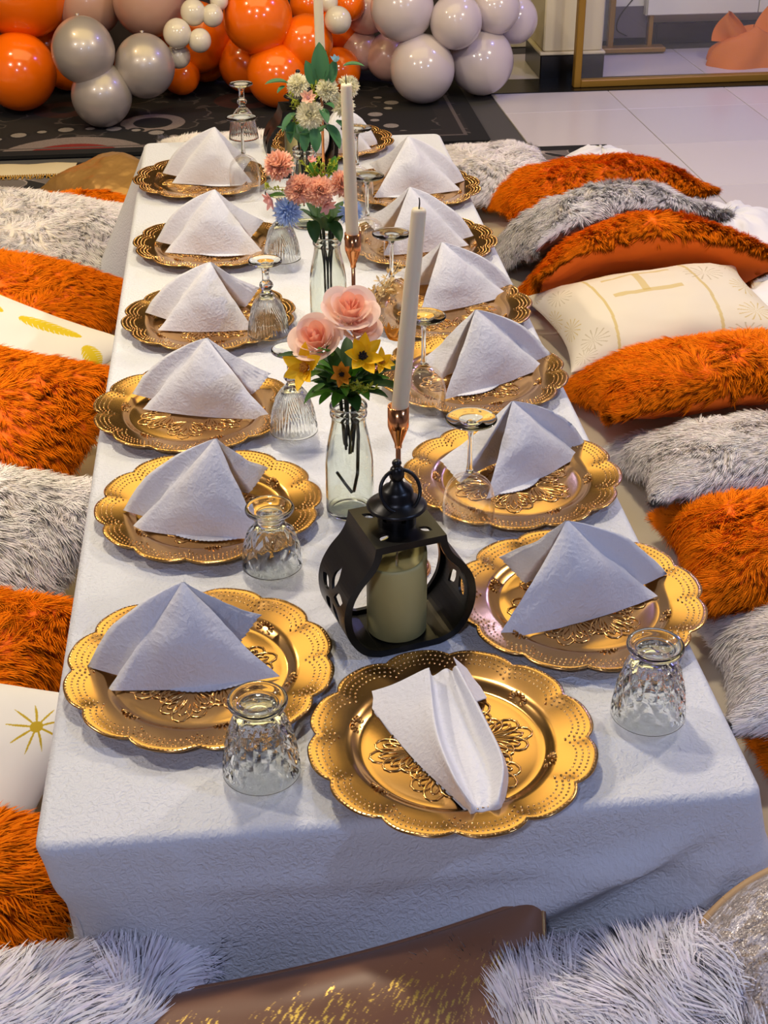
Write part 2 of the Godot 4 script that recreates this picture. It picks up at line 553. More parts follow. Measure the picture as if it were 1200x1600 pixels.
func cloth() -> void:
	var lx := -0.305
	var hx := 0.493
	var lz := -2.633
	var hz := 0.0
	var rc := 0.022
	var er := 0.013
	# perimeter of the table top, front-left corner first, walking to the right, then away, then back
	var loop := []
	var corners := [[Vector2(lx, hz), PI / 2], [Vector2(hx, hz), 0.0], [Vector2(hx, lz), -PI / 2], [Vector2(lx, lz), PI]]
	var nside := [70, 190, 60, 190]
	for k in 4:
		var a: Vector2 = corners[k][0]
		var b: Vector2 = corners[(k + 1) % 4][0]
		var d := (b - a).normalized()
		var nrm := Vector2(-d.y, d.x)
		if nrm.dot((a + b) / 2 - Vector2((lx + hx) / 2, (lz + hz) / 2)) < 0: nrm = -nrm
		var len := (b - a).length()
		for i in nside[k] + 1:
			var s := lerpf(rc, len - rc, float(i) / nside[k])
			loop.append([a + d * s, nrm, k, s / len, s])
		var nb: Vector2 = (corners[(k + 2) % 4][0] - b).normalized()
		var cc := b - d * rc + nb * rc
		for i in range(1, 6):
			var t := i / 6.0
			var dir := (nrm * cos(t * PI / 2) + d * sin(t * PI / 2)).normalized()
			loop.append([cc + dir * rc, dir, k + 0.5 if k < 3 else 3.5, t, 0.0])
	var n := loop.size()
	var rows := 46
	var pts := PackedVector3Array()
	for i in n + 1:
		var L = loop[i % n]
		var p: Vector2 = L[0]
		var nr: Vector2 = L[1]
		for j in rows + 1:
			var q: Vector2
			var y: float
			if j == 0:
				q = p - nr * (er + 0.007)
				y = TOP - 0.0008
			elif j <= 5:
				var a := (j - 1) / 4.0 * PI / 2
				q = p - nr * er * (1.0 - sin(a))
				y = TOP - er * (1.0 - cos(a))
			else:
				var d := (j - 5.0) / (rows - 5) * (TOP - er - 0.004)
				y = TOP - er - d
				var fl := 0.04
				fl += -0.24 * gauss(p.x, lx, 0.07) * gauss(p.y, hz, 0.25)       # near-left corner is tucked in
				fl += 0.20 * gauss(p.x, hx, 0.10) * gauss(p.y, hz, 0.25)        # near-right corner flares
				fl += 0.42 * gauss(p.x, lx, 0.10) * gauss(p.y, lz, 0.20)        # far-left corner flares
				var off := fl * d
				off += 0.010 * sin(p.x * 23.0 + p.y * 19.0 + 1.3 * sin(p.y * 7.0)) * smoothstep(0.03, 0.35, d)
				off += 0.007 * sin(d * 40.0) * gauss(p.x, lx, 0.05) * gauss(p.y, hz, 0.06) * smoothstep(0.02, 0.10, d)
				if p.y > hz - 0.03:
					# drag folds fan out from the near-right corner, and one level crease runs along the front
					var v := Vector2(hx - p.x, d)
					var ang := atan2(v.y, maxf(v.x, 0.001))
					off += (0.020 * gauss(ang, 0.45, 0.10) - 0.012 * gauss(ang, 0.72, 0.14) + 0.022 * gauss(ang, 1.05, 0.13)) * smoothstep(0.03, 0.18, v.length()) * smoothstep(0.75, 0.35, v.length())
					off += 0.004 * gauss(d, 0.055 + 0.03 * (p.x - lx), 0.012) * smoothstep(0.0, 0.3, p.x - lx)
					off += 0.004 * gauss(p.x, lx + 0.15 + 0.05 * d, 0.010)
				q = p + nr * off
			pts.append(Vector3(q.x, y, q.y))
	var st := st_new()
	grid(st, n, rows, pts, true)
	# the top, with faint ironing creases
	var nx := 60
	var nz := 180
	var tp := PackedVector3Array()
	var lim := er
	for i in nx + 1:
		for j in nz + 1:
			var x := lerpf(lx + lim, hx - lim, float(i) / nx)
			var z := lerpf(lz + lim, hz - lim, float(j) / nz)
			var c := Vector2(clampf(x, lx + rc, hx - rc), clampf(z, lz + rc, hz - rc))
			var dv := Vector2(x, z) - c
			if dv.length() > rc - er: dv = dv.normalized() * (rc - er)
			var e := smoothstep(0.0, 0.05, minf(minf(x - lx - lim, hx - lim - x), minf(z - lz - lim, hz - lim - z)))
			var y := TOP + e * (0.0011 * gauss(x, lx + 0.115 + 0.012 * sin(z * 3.0), 0.006) + 0.0010 * gauss(x, hx - 0.10, 0.006) - 0.0004)
			for zz in [-0.20, -0.62, -1.02, -1.43, -1.85, -2.25]:
				y += e * 0.0012 * gauss(z, zz + 0.05 * (x - lx), 0.006)
			tp.append(Vector3(c.x + dv.x, y, c.y + dv.y))
	grid(st, nx, nz, tp, true)
	tag(part("tablecloth", done(st), M.cloth, self), "long white damask cloth covering the low table down to the floor", "tablecloth")

# ------------------------------------------------------------------ balloons
func balloons() -> void:
	var prof := [Vector2(0, -1.0)]
	for k in range(1, 28):
		var a := PI * k / 27.0
		var y := -cos(a)
		var r := sin(a)
		if y > 0: y = y * 1.10
		else: r = r * (1.0 + 0.03 * y)
		prof.append(Vector2(maxf(r, 0.0), y))
	prof.append(Vector2(0.0, 1.101))
	for p in prof: p.y = p.y
	var ball := lathed(prof, 40)
	var knot := lathed([Vector2(0.0, 1.09), Vector2(0.04, 1.10), Vector2(0.035, 1.13), Vector2(0.075, 1.19), Vector2(0.06, 1.195), Vector2(0.0, 1.14)], 14)
	var mats := {}
	var tone := {"orange": [Color(1.0, 0.45, 0.03), 0.18, 0.0], "beige": [Color(0.72, 0.56, 0.48), 0.28, 0.0], "silver": [Color(0.70, 0.66, 0.63), 0.36, 0.35], "pearl": [Color(0.88, 0.84, 0.76), 0.20, 0.0], "pink": [Color(0.82, 0.66, 0.62), 0.25, 0.0], "white": [Color(0.82, 0.77, 0.77), 0.20, 0.0]}
	for k in tone:
		var m := mat(tone[k][0], tone[k][1], tone[k][2])
		m.clearcoat_enabled = true
		m.clearcoat = 0.5
		m.clearcoat_roughness = 0.08
		if k != "silver":
			m.backlight_enabled = true
			m.backlight = tone[k][0] * 0.35
		mats[k] = m
	var B := {
		"orange": [[-0.872,0.471,-4.75,0.208, "largest orange balloon at the top left corner of the photo"], [-0.901,0.166,-4.60,0.146, "orange balloon resting on the rug at the left edge below the largest one"], [-0.813,0.360,-4.95,0.118, "orange balloon half hidden to the right of the largest one, top left"],
			[-0.827,0.185,-5.00,0.134, "shaded orange balloon glimpsed between the lower left orange and upper silver balloons"], [-0.748,0.114,-4.90,0.095, "small dark orange balloon on the rug behind the lowest silver balloon"], [0.045,0.346,-4.60,0.136, "big orange balloon in the upper middle of the garland"],
			[-0.212,0.226,-4.85,0.142, "orange balloon behind the small pearl cluster"], [-0.009,0.117,-4.80,0.114, "shaded orange balloon below the big upper middle one, left of its neighbour on the rug"], [0.111,0.114,-4.55,0.122, "orange balloon on the rug behind the far lantern"],
			[0.228,0.248,-4.60,0.109, "orange balloon directly behind the farthest taper candle"], [0.263,0.327,-4.95,0.080, "orange balloon tucked at the top edge left of the farthest taper"], [0.415,0.361,-4.75,0.065, "small orange balloon at the top edge right of the farthest taper"],
			[0.385,0.239,-4.90,0.083, "shaded orange balloon behind the lone small white balloon"], [0.371,0.099,-4.75,0.090, "low orange balloon to the right of the white bouquet"], [-0.277,0.102,-4.75,0.078, "red orange balloon low behind the right silver balloon"], [-0.182,0.102,-5.00,0.103, "dark orange balloon in shade beneath the one behind the pearl cluster"]],
		"beige": [[-0.619,0.393,-4.75,0.132, "beige pink balloon above the upper silver balloon"], [-0.377,0.414,-4.65,0.140, "big beige pink balloon left of the small pearl cluster"]],
		"silver": [[-0.617,0.295,-4.35,0.118, "upper left silver balloon of the three"], [-0.398,0.220,-4.40,0.115, "right silver balloon of the three"], [-0.567,0.118,-4.35,0.115, "lowest silver balloon of the three, touching the rug"]],
		"pearl": [[-0.202,0.395,-4.50,0.049, "small pearl balloon at the top centre of the pearl cluster"], [-0.130,0.382,-4.50,0.042, "small pearl balloon at the right side of the pearl cluster"], [-0.267,0.329,-4.45,0.054, "small pearl balloon touching the big beige balloon"], [-0.184,0.301,-4.45,0.044, "small pearl balloon at the lower right of the pearl cluster"], [-0.271,0.235,-4.50,0.047, "lowest small pearl balloon of the cluster"], [-0.102,0.426,-4.55,0.035, "tiny pearl balloon at the top edge of the photo"], [0.356,0.343,-4.55,0.053, "lone small white balloon to the right of the farthest taper"], [0.323,0.402,-4.60,0.038, "tiny pinkish balloon above the lone small white one"]],
		"pink": [[0.496,0.322,-4.85,0.100, "blush pink balloon at the top, between orange and white ones"], [0.473,0.157,-4.85,0.080, "blush pink balloon low beside the low orange one"], [0.583,0.139,-4.80,0.096, "blush white balloon half behind the lower left white balloon"]],
		"white": [[0.614,0.370,-4.60,0.126, "big white balloon at the upper left of the white group"], [0.691,0.142,-4.55,0.130, "white balloon resting on the corner of the rug"], [0.822,0.324,-4.55,0.104, "white balloon in the upper middle of the white group"], [0.997,0.349,-4.65,0.098, "white balloon at the upper right of the white group"], [1.106,0.274,-4.80,0.095, "outermost white balloon beside the column"], [0.947,0.133,-4.65,0.131, "white balloon resting on the floor tiles"]]}
	for k in B:
		for b in B[k]:
			var r: float = b[3]
			var t := thing("balloon", b[4], "balloon", Vector3(b[0], maxf(b[1], r + 0.013), b[2]), Vector3.ZERO, k + " balloons of the garland")
			# knots point into the garland
			var dir := Vector3(rng.randf_range(-0.5, 0.5), 0.55 + rng.randf_range(-0.3, 0.5), -0.8).normalized()
			if k == "white" or k == "silver": dir = Vector3(rng.randf_range(-0.25, 0.25), 0.9, -0.5).normalized()
			var x := xf(Vector3.ZERO, dir, r)
			part("body", ball, mats[k], t).transform = x
			part("knot", knot, mats[k], t).transform = x

# ------------------------------------------------------------------ cushions
var tuft: ArrayMesh
func make_tuft() -> void:
	var V := PackedVector3Array()
	var N := PackedVector3Array()
	var I := PackedInt32Array()
	for k in 14:
		var a := TAU * k / 14.0 + rng.randf_range(-0.3, 0.3)
		var out := Vector3(cos(a), 0, sin(a))
		var side := Vector3(-sin(a), 0, cos(a)).rotated(Vector3.UP, rng.randf_range(-0.9, 0.9))
		var spread := rng.randf_range(0.06, 0.26)
		var hgt := rng.randf_range(0.75, 1.05)
		var w := rng.randf_range(0.013, 0.021)
		var base := V.size()
		for j in 5:
			var t := j / 4.0
			var c := out * (0.10 + spread * t * t * 0.6) + Vector3(0, hgt * t * (1.0 - 0.15 * t), 0.22 * t * t)
			var ww := w * (1.0 - pow(t, 2.2)) + 0.001
			V.append(c - side * ww)
			V.append(c + side * ww)
			var nn := (Vector3(0, 0.50, -0.86) + out * 0.20).normalized()
			N.append(nn)
			N.append(nn)
		for j in 4:
			var b := base + j * 2
			I.append_array(PackedInt32Array([b, b + 1, b + 2, b + 1, b + 3, b + 2]))
	var arr := []
	arr.resize(Mesh.ARRAY_MAX)
	arr[Mesh.ARRAY_VERTEX] = V
	arr[Mesh.ARRAY_NORMAL] = N
	arr[Mesh.ARRAY_INDEX] = I
	tuft = ArrayMesh.new()
	tuft.add_surface_from_arrays(Mesh.PRIMITIVE_TRIANGLES, arr)

# a point on a cushion: a, b in -1..1 run over the face
func cushion_point(a: float, b: float, side: float, o: Dictionary) -> Vector3:
	var u := sin(a * PI / 2)
	var v := sin(b * PI / 2)
	var sx: float = o.sx / 2
	var sz: float = o.sz / 2
	var pinch: float = o.get("pinch", 0.10)
	var x := sx * u * (1.0 - pinch * (1.0 - v * v) * u * u)
	var z := sz * v * (1.0 - pinch * (1.0 - u * u) * v * v)
	if o.get("round", false):
		x = sx * u * sqrt(1.0 - 0.5 * v * v)
		z = sz * v * sqrt(1.0 - 0.5 * u * u)
	var h: float = o.th / 2 * pow(maxf((1.0 - pow(absf(u), 2.6)) * (1.0 - pow(absf(v), 2.6)), 0.0), 0.55)
	if side < 0: h *= o.get("under", 0.75)
	var ph: float = o.seed
	var edge := 1.0 - pow(maxf(absf(u), absf(v)), 6.0)
	h += edge * o.get("lump", 0.012) * noise.get_noise_3d(x * 6.0 + ph, z * 6.0, side * 2.0 + ph)
	var y := side * h
	y -= o.get("bendx", 0.0) * u * u + o.get("bendz", 0.0) * v * v + o.get("twist", 0.0) * u * v
	y += o.get("wave", 0.0) * sin(u * 4.2 + ph) * v
	return Vector3(x, y, z)

func cushion(called: String, label: String, at: Vector3, turn: Vector3, o: Dictionary, m: Material, fur_color = null, group := "") -> Node3D:
	var t := thing(called, label, "cushion", at, turn, group)
	var n := 40
	var faces := []
	for side in [1.0, -1.0]:
		var st := st_new()
		var pts := PackedVector3Array()
		for i in n + 1:
			for j in n + 1:
				pts.append(cushion_point(i * 2.0 / n - 1.0, j * 2.0 / n - 1.0, side, o))
		grid(st, n, n, pts, side > 0)
		faces.append(done(st))
	if o.has("under_mat"):
		part("top_cover", faces[0], m, t)
		part("underside", faces[1], o.under_mat, t)
	else:
		var st := st_new()
		st.append_from(faces[0], 0, Transform3D())
		st.append_from(faces[1], 0, Transform3D())
		part("cover", st.commit(), m, t)
	if o.get("piping", false):
		var st := st_new()
		var path := PackedVector3Array()
		for k in 161:
			var s := k / 40.0
			var e := int(s) % 4
			var f := (s - int(s)) * 2.0 - 1.0
			var q: Vector2 = [Vector2(f, -1), Vector2(1, f), Vector2(-f, 1), Vector2(-1, -f)][e]
			path.append(cushion_point(q.x, q.y, 1.0, o))
		tube(st, path, o.get("piping_r", 0.004), o.get("piping_r", 0.004), 6)
		part("piping", done(st), o.get("piping_mat", m), t)
	if fur_color != null:
		fur(t, o, fur_color)
	return t

func fur(t: Node3D, o: Dictionary, color: Color) -> void:
	var pale := color.b > 0.5
	var count: int = o.get("count", 11500 if pale else 9500)
	var lift := 0.41 if pale else 0.50
	var len: float = o.get("fur", 0.034)
	var basis := t.transform.basis.inverse()
	var down := (basis * Vector3.DOWN).normalized()
	var crown: Vector2 = o.get("crown", Vector2(0.0, 0.0))
	var sweep: Vector3 = basis * (o.get("sweep", Vector3.ZERO) as Vector3)
	var buf := PackedFloat32Array()
	buf.resize(count * 16)
	var fr := RandomNumberGenerator.new()
	fr.seed = int(o.seed * 100.0) + 7
	var lin := color.srgb_to_linear()
	for k in count:
		var a := fr.randf_range(-1.0, 1.0)
		var b := fr.randf_range(-1.0, 1.0)
		var side := 1.0
		if fr.randf() < o.get("under_fur", 0.10):
			side = -1.0
			if fr.randf() < 0.5: a = signf(a) * (1.0 - 0.3 * fr.randf() * absf(a))
			else: b = signf(b) * (1.0 - 0.3 * fr.randf() * absf(b))
		if absf(a) > 0.86 and absf(b) > 0.86:      # the very corners are too sharp to carry a tuft
			a *= 0.88
			b *= 0.88
		var p := cushion_point(a, b, side, o)
		var e := 0.03
		var pa := cushion_point(clampf(a + e, -1, 1), b, side, o) - cushion_point(clampf(a - e, -1, 1), b, side, o)
		var pb := cushion_point(a, clampf(b + e, -1, 1), side, o) - cushion_point(a, clampf(b - e, -1, 1), side, o)
		var nr := pb.cross(pa).normalized() * side
		if nr.length() < 0.5: nr = Vector3.UP * side
		var rad := Vector3(a - crown.x, 0, b - crown.y)
		rad = rad / (0.25 + rad.length())
		var swirl: Vector3 = Vector3(-rad.z, 0, rad.x) * float(o.get("swirl", 0.35))
		var cl := Vector3(noise.get_noise_3d(p.x * 7.0, p.z * 7.0, o.seed), 0, noise.get_noise_3d(p.x * 7.0 + 40.0, p.z * 7.0, o.seed)) * 1.5
		var tang: Vector3 = rad * 0.7 + swirl + sweep + cl + Vector3(fr.randf_range(-1, 1), fr.randf_range(-1, 1), fr.randf_range(-1, 1)) * 0.22
		tang += down * 0.25
		tang -= nr * tang.dot(nr)
		tang = tang.normalized()
		var y := (nr * lift + tang * 0.88).normalized()
		var z := tang
		z -= y * z.dot(y)
		if z.length() < 0.01: z = nr - y * nr.dot(y)
		z = z.normalized()
		var x := y.cross(z)
		var s := len * fr.randf_range(0.65, 1.3)
		p -= nr * 0.003
		var i := k * 16
		buf[i] = x.x * s
		buf[i + 1] = y.x * s
		buf[i + 2] = z.x * s
		buf[i + 3] = p.x
		buf[i + 4] = x.y * s
		buf[i + 5] = y.y * s
		buf[i + 6] = z.y * s
		buf[i + 7] = p.y
		buf[i + 8] = x.z * s
		buf[i + 9] = y.z * s
		buf[i + 10] = z.z * s
		buf[i + 11] = p.z
		var g := fr.randf_range(0.86, 1.0)
		buf[i + 12] = lin.r * g
		buf[i + 13] = lin.g * g * fr.randf_range(0.93, 1.0)
		buf[i + 14] = lin.b * g
		buf[i + 15] = 1.0
	var mm := MultiMesh.new()
	mm.transform_format = MultiMesh.TRANSFORM_3D
	mm.use_colors = true
	mm.mesh = tuft
	mm.instance_count = count
	mm.buffer = buf
	var mi := MultiMeshInstance3D.new()
	mi.name = "fur"
	mi.multimesh = mm
	mi.material_override = M.fur
	t.add_child(mi, true)
	mi.set_meta("kind", "stuff")

func print_image(n: int, f) -> ImageTexture:
	var im := Image.create(n, n, false, Image.FORMAT_RGB8)
	for y in n:
		for x in n:
			im.set_pixel(x, y, f.call((x + 0.5) / n, (y + 0.5) / n))
	return ImageTexture.create_from_image(im)

func cushions() -> void:
	M.fur = mat(Color.WHITE, 0.75)
	M.fur.metallic_specular = 0.2
	M.fur.vertex_color_use_as_albedo = true
	M.fur.backlight_enabled = true
	M.fur.backlight = Color(0.5, 0.5, 0.5)
	make_tuft()
	var orange := Color(1.0, 0.53, 0.03)
	var white := Color(0.99, 0.98, 0.955)
	var cool := Color(0.97, 0.965, 0.97)
	var om := mat(Color(0.97, 0.45, 0.04), 0.85)
	var wm := mat(Color(0.88, 0.84, 0.79), 0.85)
	var grp := "fur cushions on the floor around the table"
	var d := func(sx, sz, th, seed, more = {}):
		var o := {"sx": sx, "sz": sz, "th": th, "seed": float(seed)}
		o.merge(more, true)
		return o
	# ---- left side, far to near
	cushion("fur_cushion", "orange fur cushion squeezed between the brown satin cushion and the table", Vector3(-0.57, 0.09, -2.98), Vector3(6, 10, 0), d.call(0.42, 0.36, 0.13, 1), om, orange, grp)
	cushion("fur_cushion", "white fur cushion on the left, farthest of the white ones there", Vector3(-0.67, 0.12, -2.74), Vector3(9, -14, -4), d.call(0.54, 0.54, 0.17, 2, {"swirl": 0.2}), wm, white, grp)
	cushion("fur_cushion", "orange fur cushion on the left between the white fur and the feather print cushion", Vector3(-0.665, 0.12, -2.23), Vector3(10, -18, -6), d.call(0.54, 0.52, 0.17, 3, {"bendx": 0.03}), om, orange, grp)
	cushion("fur_cushion", "large orange fur cushion on the left overlapping the feather print cushion", Vector3(-0.68, 0.16, -1.45), Vector3(16, -22, -5), d.call(0.60, 0.62, 0.21, 5, {"swirl": 0.6}), om, orange, grp)
	cushion("fur_cushion", "white fur cushion on the left between two large orange ones, nearer the viewer", Vector3(-0.665, 0.15, -0.99), Vector3(14, -20, -4), d.call(0.58, 0.60, 0.20, 6), wm, white, grp)
	cushion("fur_cushion", "orange fur cushion on the left directly above the star print cushion", Vector3(-0.645, 0.13, -0.68), Vector3(10, -18, -4), d.call(0.54, 0.52, 0.18, 7), om, orange, grp)
	cushion("fur_cushion", "orange fur cushion at the near left corner of the table", Vector3(-0.585, 0.13, -0.16), Vector3(12, -16, -4), d.call(0.52, 0.46, 0.20, 9, {"fur": 0.042}), om, orange, grp)
	# ---- right side, far to near
	cushion("fur_cushion", "white fur cushion at the far right corner of the table", Vector3(0.73, 0.11, -3.24), Vector3(4, 8, 0), d.call(0.46, 0.42, 0.15, 11), wm, white, grp)
	cushion("fur_cushion", "farthest orange fur cushion on the right", Vector3(1.02, 0.13, -3.03), Vector3(-9, 12, 2), d.call(0.64, 0.40, 0.17, 12, {"bendx": 0.02, "sweep": Vector3(-0.3, 0, 0.4)}), om, orange, grp)
	var taupe := mat(Color(0.50, 0.42, 0.33), 0.7)
	cushion("fur_cushion", "white fur cushion with a taupe underside, just behind the arched orange cushion", Vector3(0.945, 0.152, -2.675), Vector3(-29, 19, 0), d.call(0.62, 0.40, 0.16, 13, {"bendx": 0.07, "under_mat": taupe, "under_fur": 0.03, "lump": 0.03, "sweep": Vector3(0, 0, 0.4)}), wm, Color(0.95, 0.95, 0.95), grp)
	cushion("fur_cushion", "arched orange fur cushion on the right with its smooth orange underside facing the viewer", Vector3(0.99, 0.175, -2.36), Vector3(-34, 3, 0), d.call(0.66, 0.40, 0.15, 14, {"bendx": 0.10, "under_mat": om, "under_fur": 0.03, "sweep": Vector3(0, 0, 0.3)}), om, orange, grp)
	cushion("fur_cushion", "orange fur cushion on the right in front of the cream printed one", Vector3(1.0, 0.135, -1.66), Vector3(-18, 6, 2), d.call(0.66, 0.42, 0.17, 16, {"crown": Vector2(0.15, 0.2), "bendx": 0.02}), om, orange, grp)
	cushion("fur_cushion", "white fur cushion on the right between two orange fur cushions", Vector3(1.02, 0.12, -1.30), Vector3(-16, 2, 2), d.call(0.66, 0.40, 0.15, 17, {"under_mat": wm, "under_fur": 0.04, "sweep": Vector3(-0.2, 0, 0.4)}), wm, white, grp)
	cushion("fur_cushion", "orange fur cushion at the right edge, beside the second charger from the front", Vector3(0.985, 0.13, -0.91), Vector3(-10, -8, 2), d.call(0.60, 0.42, 0.20, 18, {"sweep": Vector3(0.2, 0, 0.5)}), om, orange, grp)
	cushion("fur_cushion", "nearest white fur cushion on the right, cut by the photo's edge", Vector3(0.965, 0.115, -0.585), Vector3(-10, -10, 2), d.call(0.60, 0.38, 0.17, 19, {"sweep": Vector3(-0.4, 0, 0.3)}), wm, white, grp)
	cushion("fur_cushion", "orange fur cushion of which only a tuft shows at the right edge", Vector3(0.92, 0.085, -0.30), Vector3(-4, -10, 2), d.call(0.50, 0.36, 0.15, 20), om, orange, grp)
	# ---- beyond the far end
	cushion("fur_cushion", "white fur cushion behind the far end of the table", Vector3(-0.06, 0.20, -3.02), Vector3(16, 0, 0), d.call(0.46, 0.44, 0.17, 22), wm, white, grp)
	# ---- near end
	cushion("fur_cushion", "shaggy white fur cushion at the lower left corner of the photo", Vector3(-0.40, 0.19, 0.17), Vector3(26, 4, -3), d.call(0.54, 0.38, 0.18, 23, {"fur": 0.055, "count": 13000, "crown": Vector2(-0.5, 0.8)}), wm, cool, grp)
	cushion("fur_cushion", "shaggy white fur cushion against the near end of the table, right of the brown one", Vector3(0.385, 0.19, 0.20), Vector3(28, 11, 4), d.call(0.46, 0.38, 0.18, 24, {"fur": 0.055, "count": 13000, "crown": Vector2(0.7, 0.6)}), wm, cool, grp)
	# ---- printed and satin cushions
	var leafm := mat(Color.WHITE, 0.8)
	var leaves := []
	for k in 20:
		leaves.append([0.12 + 0.25 * (k % 4) + 0.03 * sin(k * 2.1), 0.09 + 0.20 * (k / 4) + 0.03 * cos(k * 1.7), 0.5 * sin(k * 1.3) - 0.35])
	leafm.albedo_texture = print_image(512, func(u, v):
		var c := Color(0.90, 0.88, 0.84)
		for L in leaves:
			var q := (Vector2(u, v) - Vector2(L[0], L[1])).rotated(L[2]) / 0.115
			if absf(q.x) < 1.0:
				var w := 0.34 * sqrt(maxf(1.0 - q.x * q.x, 0.0)) * (1.0 - 0.25 * q.x)
				var saw := absf(fposmod(q.x * 6.0 - absf(q.y) * 4.0, 1.0))
				if absf(q.y) < w * (0.75 + 0.25 * saw) and not (saw < 0.16 and absf(q.y) > 0.12): c = Color(0.84, 0.73, 0.06)
		return c)
	cushion("printed_cushion", "white cotton cushion with yellow feather print between orange fur cushions on the left", Vector3(-0.66, 0.15, -1.83), Vector3(16, -36, -8), d.call(0.50, 0.50, 0.13, 4, {"lump": 0.006}), leafm, null, "printed cotton cushions")
	var starm := mat(Color.WHITE, 0.75)
	var stars := [[0.80, 0.30, 0.085], [0.62, 0.55, 0.095], [0.90, 0.62, 0.07], [0.82, 0.85, 0.09], [0.50, 0.20, 0.08], [0.38, 0.75, 0.09], [0.20, 0.4, 0.09], [0.62, 0.92, 0.05]]
	starm.albedo_texture = print_image(512, func(u, v):
		var c := Color(0.92, 0.91, 0.90)
		for S in stars:
			var q := Vector2(u - S[0], v - S[1])
			var r: float = q.length() / S[2]
			if r < 1.0:
				var k := absf(fposmod(q.angle() * 9.0 / TAU, 1.0) - 0.5) * 2.0
				if k > 0.55 + 0.45 * r: c = Color(0.74, 0.62, 0.06)
				elif r < 0.22: c = Color(0.74, 0.62, 0.06)
		return c)
	cushion("printed_cushion", "white cushion with gold starburst print at the left edge", Vector3(-0.62, 0.14, -0.44), Vector3(14, -18, -6), d.call(0.52, 0.48, 0.16, 8, {"lump": 0.008}), starm, null, "printed cotton cushions")
	var pm := mat(Color.WHITE, 0.6)
	pm.albedo_texture = print_image(512, func(u, v):
		var c := Color(0.86, 0.82, 0.74)
		var g := Color(0.74, 0.62, 0.26)
		if absf(u - 0.30 - 0.02 * sin(v * 3)) < 0.005 or absf(u - 0.60 - 0.02 * sin(v * 3)) < 0.005: c = c.lerp(g, 0.55)
		if u > 0.36 and u < 0.56 and (absf(v - 0.52) < 0.014 or absf(v - 0.36) < 0.010): c = c.lerp(g, 0.5)
		if v > 0.36 and v < 0.52 and absf(u - 0.46) < 0.010: c = c.lerp(g, 0.5)
		if absf(Vector2((u - 0.46) * 1.0, (v - 0.22) * 1.3).length() - 0.10) < 0.007 and v > 0.2: c = c.lerp(g, 0.7)
		for k in 16:
			var q := Vector2(u, v) - Vector2([0.08, 0.18, 0.12, 0.22, 0.05, 0.16, 0.70, 0.80, 0.90, 0.66, 0.78, 0.88, 0.74, 0.84, 0.95, 0.68][k], [0.2, 0.35, 0.6, 0.75, 0.45, 0.85, 0.15, 0.3, 0.2, 0.42, 0.55, 0.48, 0.75, 0.82, 0.65, 0.9][k])
			var r := q.length() / 0.07
			if r < 1.0 and absf(fposmod(q.angle() * 14.0 / TAU, 1.0) - 0.5) < 0.10: c = c.lerp(Color(0.66, 0.60, 0.46) if k % 2 else g, 0.6)
		return c)
	var pc := cushion("printed_cushion", "cream cushion with faint gold lettering and starbursts between two orange fur ones", Vector3(0.955, 0.135, -2.01), Vector3(4, 6, 4), d.call(0.58, 0.40, 0.17, 15, {"lump": 0.010, "pinch": 0.12}), pm, null, "printed cotton cushions")
	var satin := mat(Color(0.66, 0.50, 0.28), 0.34, 0.35)
	bump(satin, 0.012, 0.5, 2.0)
	cushion("satin_cushion", "shiny bronze satin cushion leaning at the far left corner of the table", Vector3(-0.46, 0.10, -3.28), Vector3(8, -50, 0), d.call(0.42, 0.34, 0.17, 25, {"lump": 0.02, "piping": true}), satin, null)
	# brown suede with gold brush marks: the foil is metal where it is rubbed on
	var colour := Image.create(512, 512, false, Image.FORMAT_RGB8)
	var metal := Image.create(512, 512, false, Image.FORMAT_RGB8)
	for y in 512:
		for x in 512:
			var u := x / 512.0
			var v := y / 512.0
			var n := noise.get_noise_2d((u + v * 0.45) * 95.0, v * 16.0) * 0.7 + noise.get_noise_2d((u + v * 0.45) * 190.0, v * 60.0) * 0.5
			var band := 0.5 + 0.5 * sin(u * 42.0 + 3.0 * noise.get_noise_2d(u * 6.0, v * 6.0))
			var zig := smoothstep(0.10, 0.32, v) * (0.55 + 0.45 * band)
			var f := smoothstep(0.15, 0.27, n * zig + 0.04 * zig)
			colour.set_pixel(x, y, Color(0.50, 0.34, 0.24).lerp(Color(0.95, 0.82, 0.42), f))
			metal.set_pixel(x, y, Color(f, f, f))
	var bm := mat(Color.WHITE, 0.42)
	bm.albedo_texture = ImageTexture.create_from_image(colour)
	bm.metallic = 1.0
	bm.metallic_texture = ImageTexture.create_from_image(metal)
	bm.metallic_texture_channel = BaseMaterial3D.TEXTURE_CHANNEL_RED
	cushion("brushed_cushion", "brown suede cushion with rubbed gold brush marks at the near end of the table", Vector3(0.0, 0.18, 0.19), Vector3(32, 9, 7), d.call(0.55, 0.38, 0.14, 26, {"lump": 0.012, "piping": true}), bm, null)
	# silver embroidered cushion
	var sc := Image.create(512, 512, false, Image.FORMAT_RGB8)
	var sm := Image.create(512, 512, false, Image.FORMAT_RGB8)
	for y in 512:
		for x in 512:
			var n := noise.get_noise_2d(x * 0.035, y * 0.035)
			var n2 := noise.get_noise_2d(x * 0.13 + 90.0, y * 0.13)
			var n3 := noise.get_noise_2d(x * 0.6, y * 0.6 + 50.0)
			var c := Color(0.60, 0.55, 0.52).lerp(Color(0.74, 0.71, 0.73), smoothstep(-0.1, 0.25, n))
			if absf(n) < 0.035: c = Color(0.62, 0.53, 0.44)
			if absf(n2) < 0.06: c = c.darkened(0.35)
			var f := smoothstep(0.22, 0.34, n3)
			sc.set_pixel(x, y, c.lerp(Color(0.86, 0.84, 0.84), f))
			sm.set_pixel(x, y, Color(f, f, f))
	var em := mat(Color.WHITE, 0.35)
	em.albedo_texture = ImageTexture.create_from_image(sc)
	em.metallic = 1.0
	em.metallic_texture = ImageTexture.create_from_image(sm)
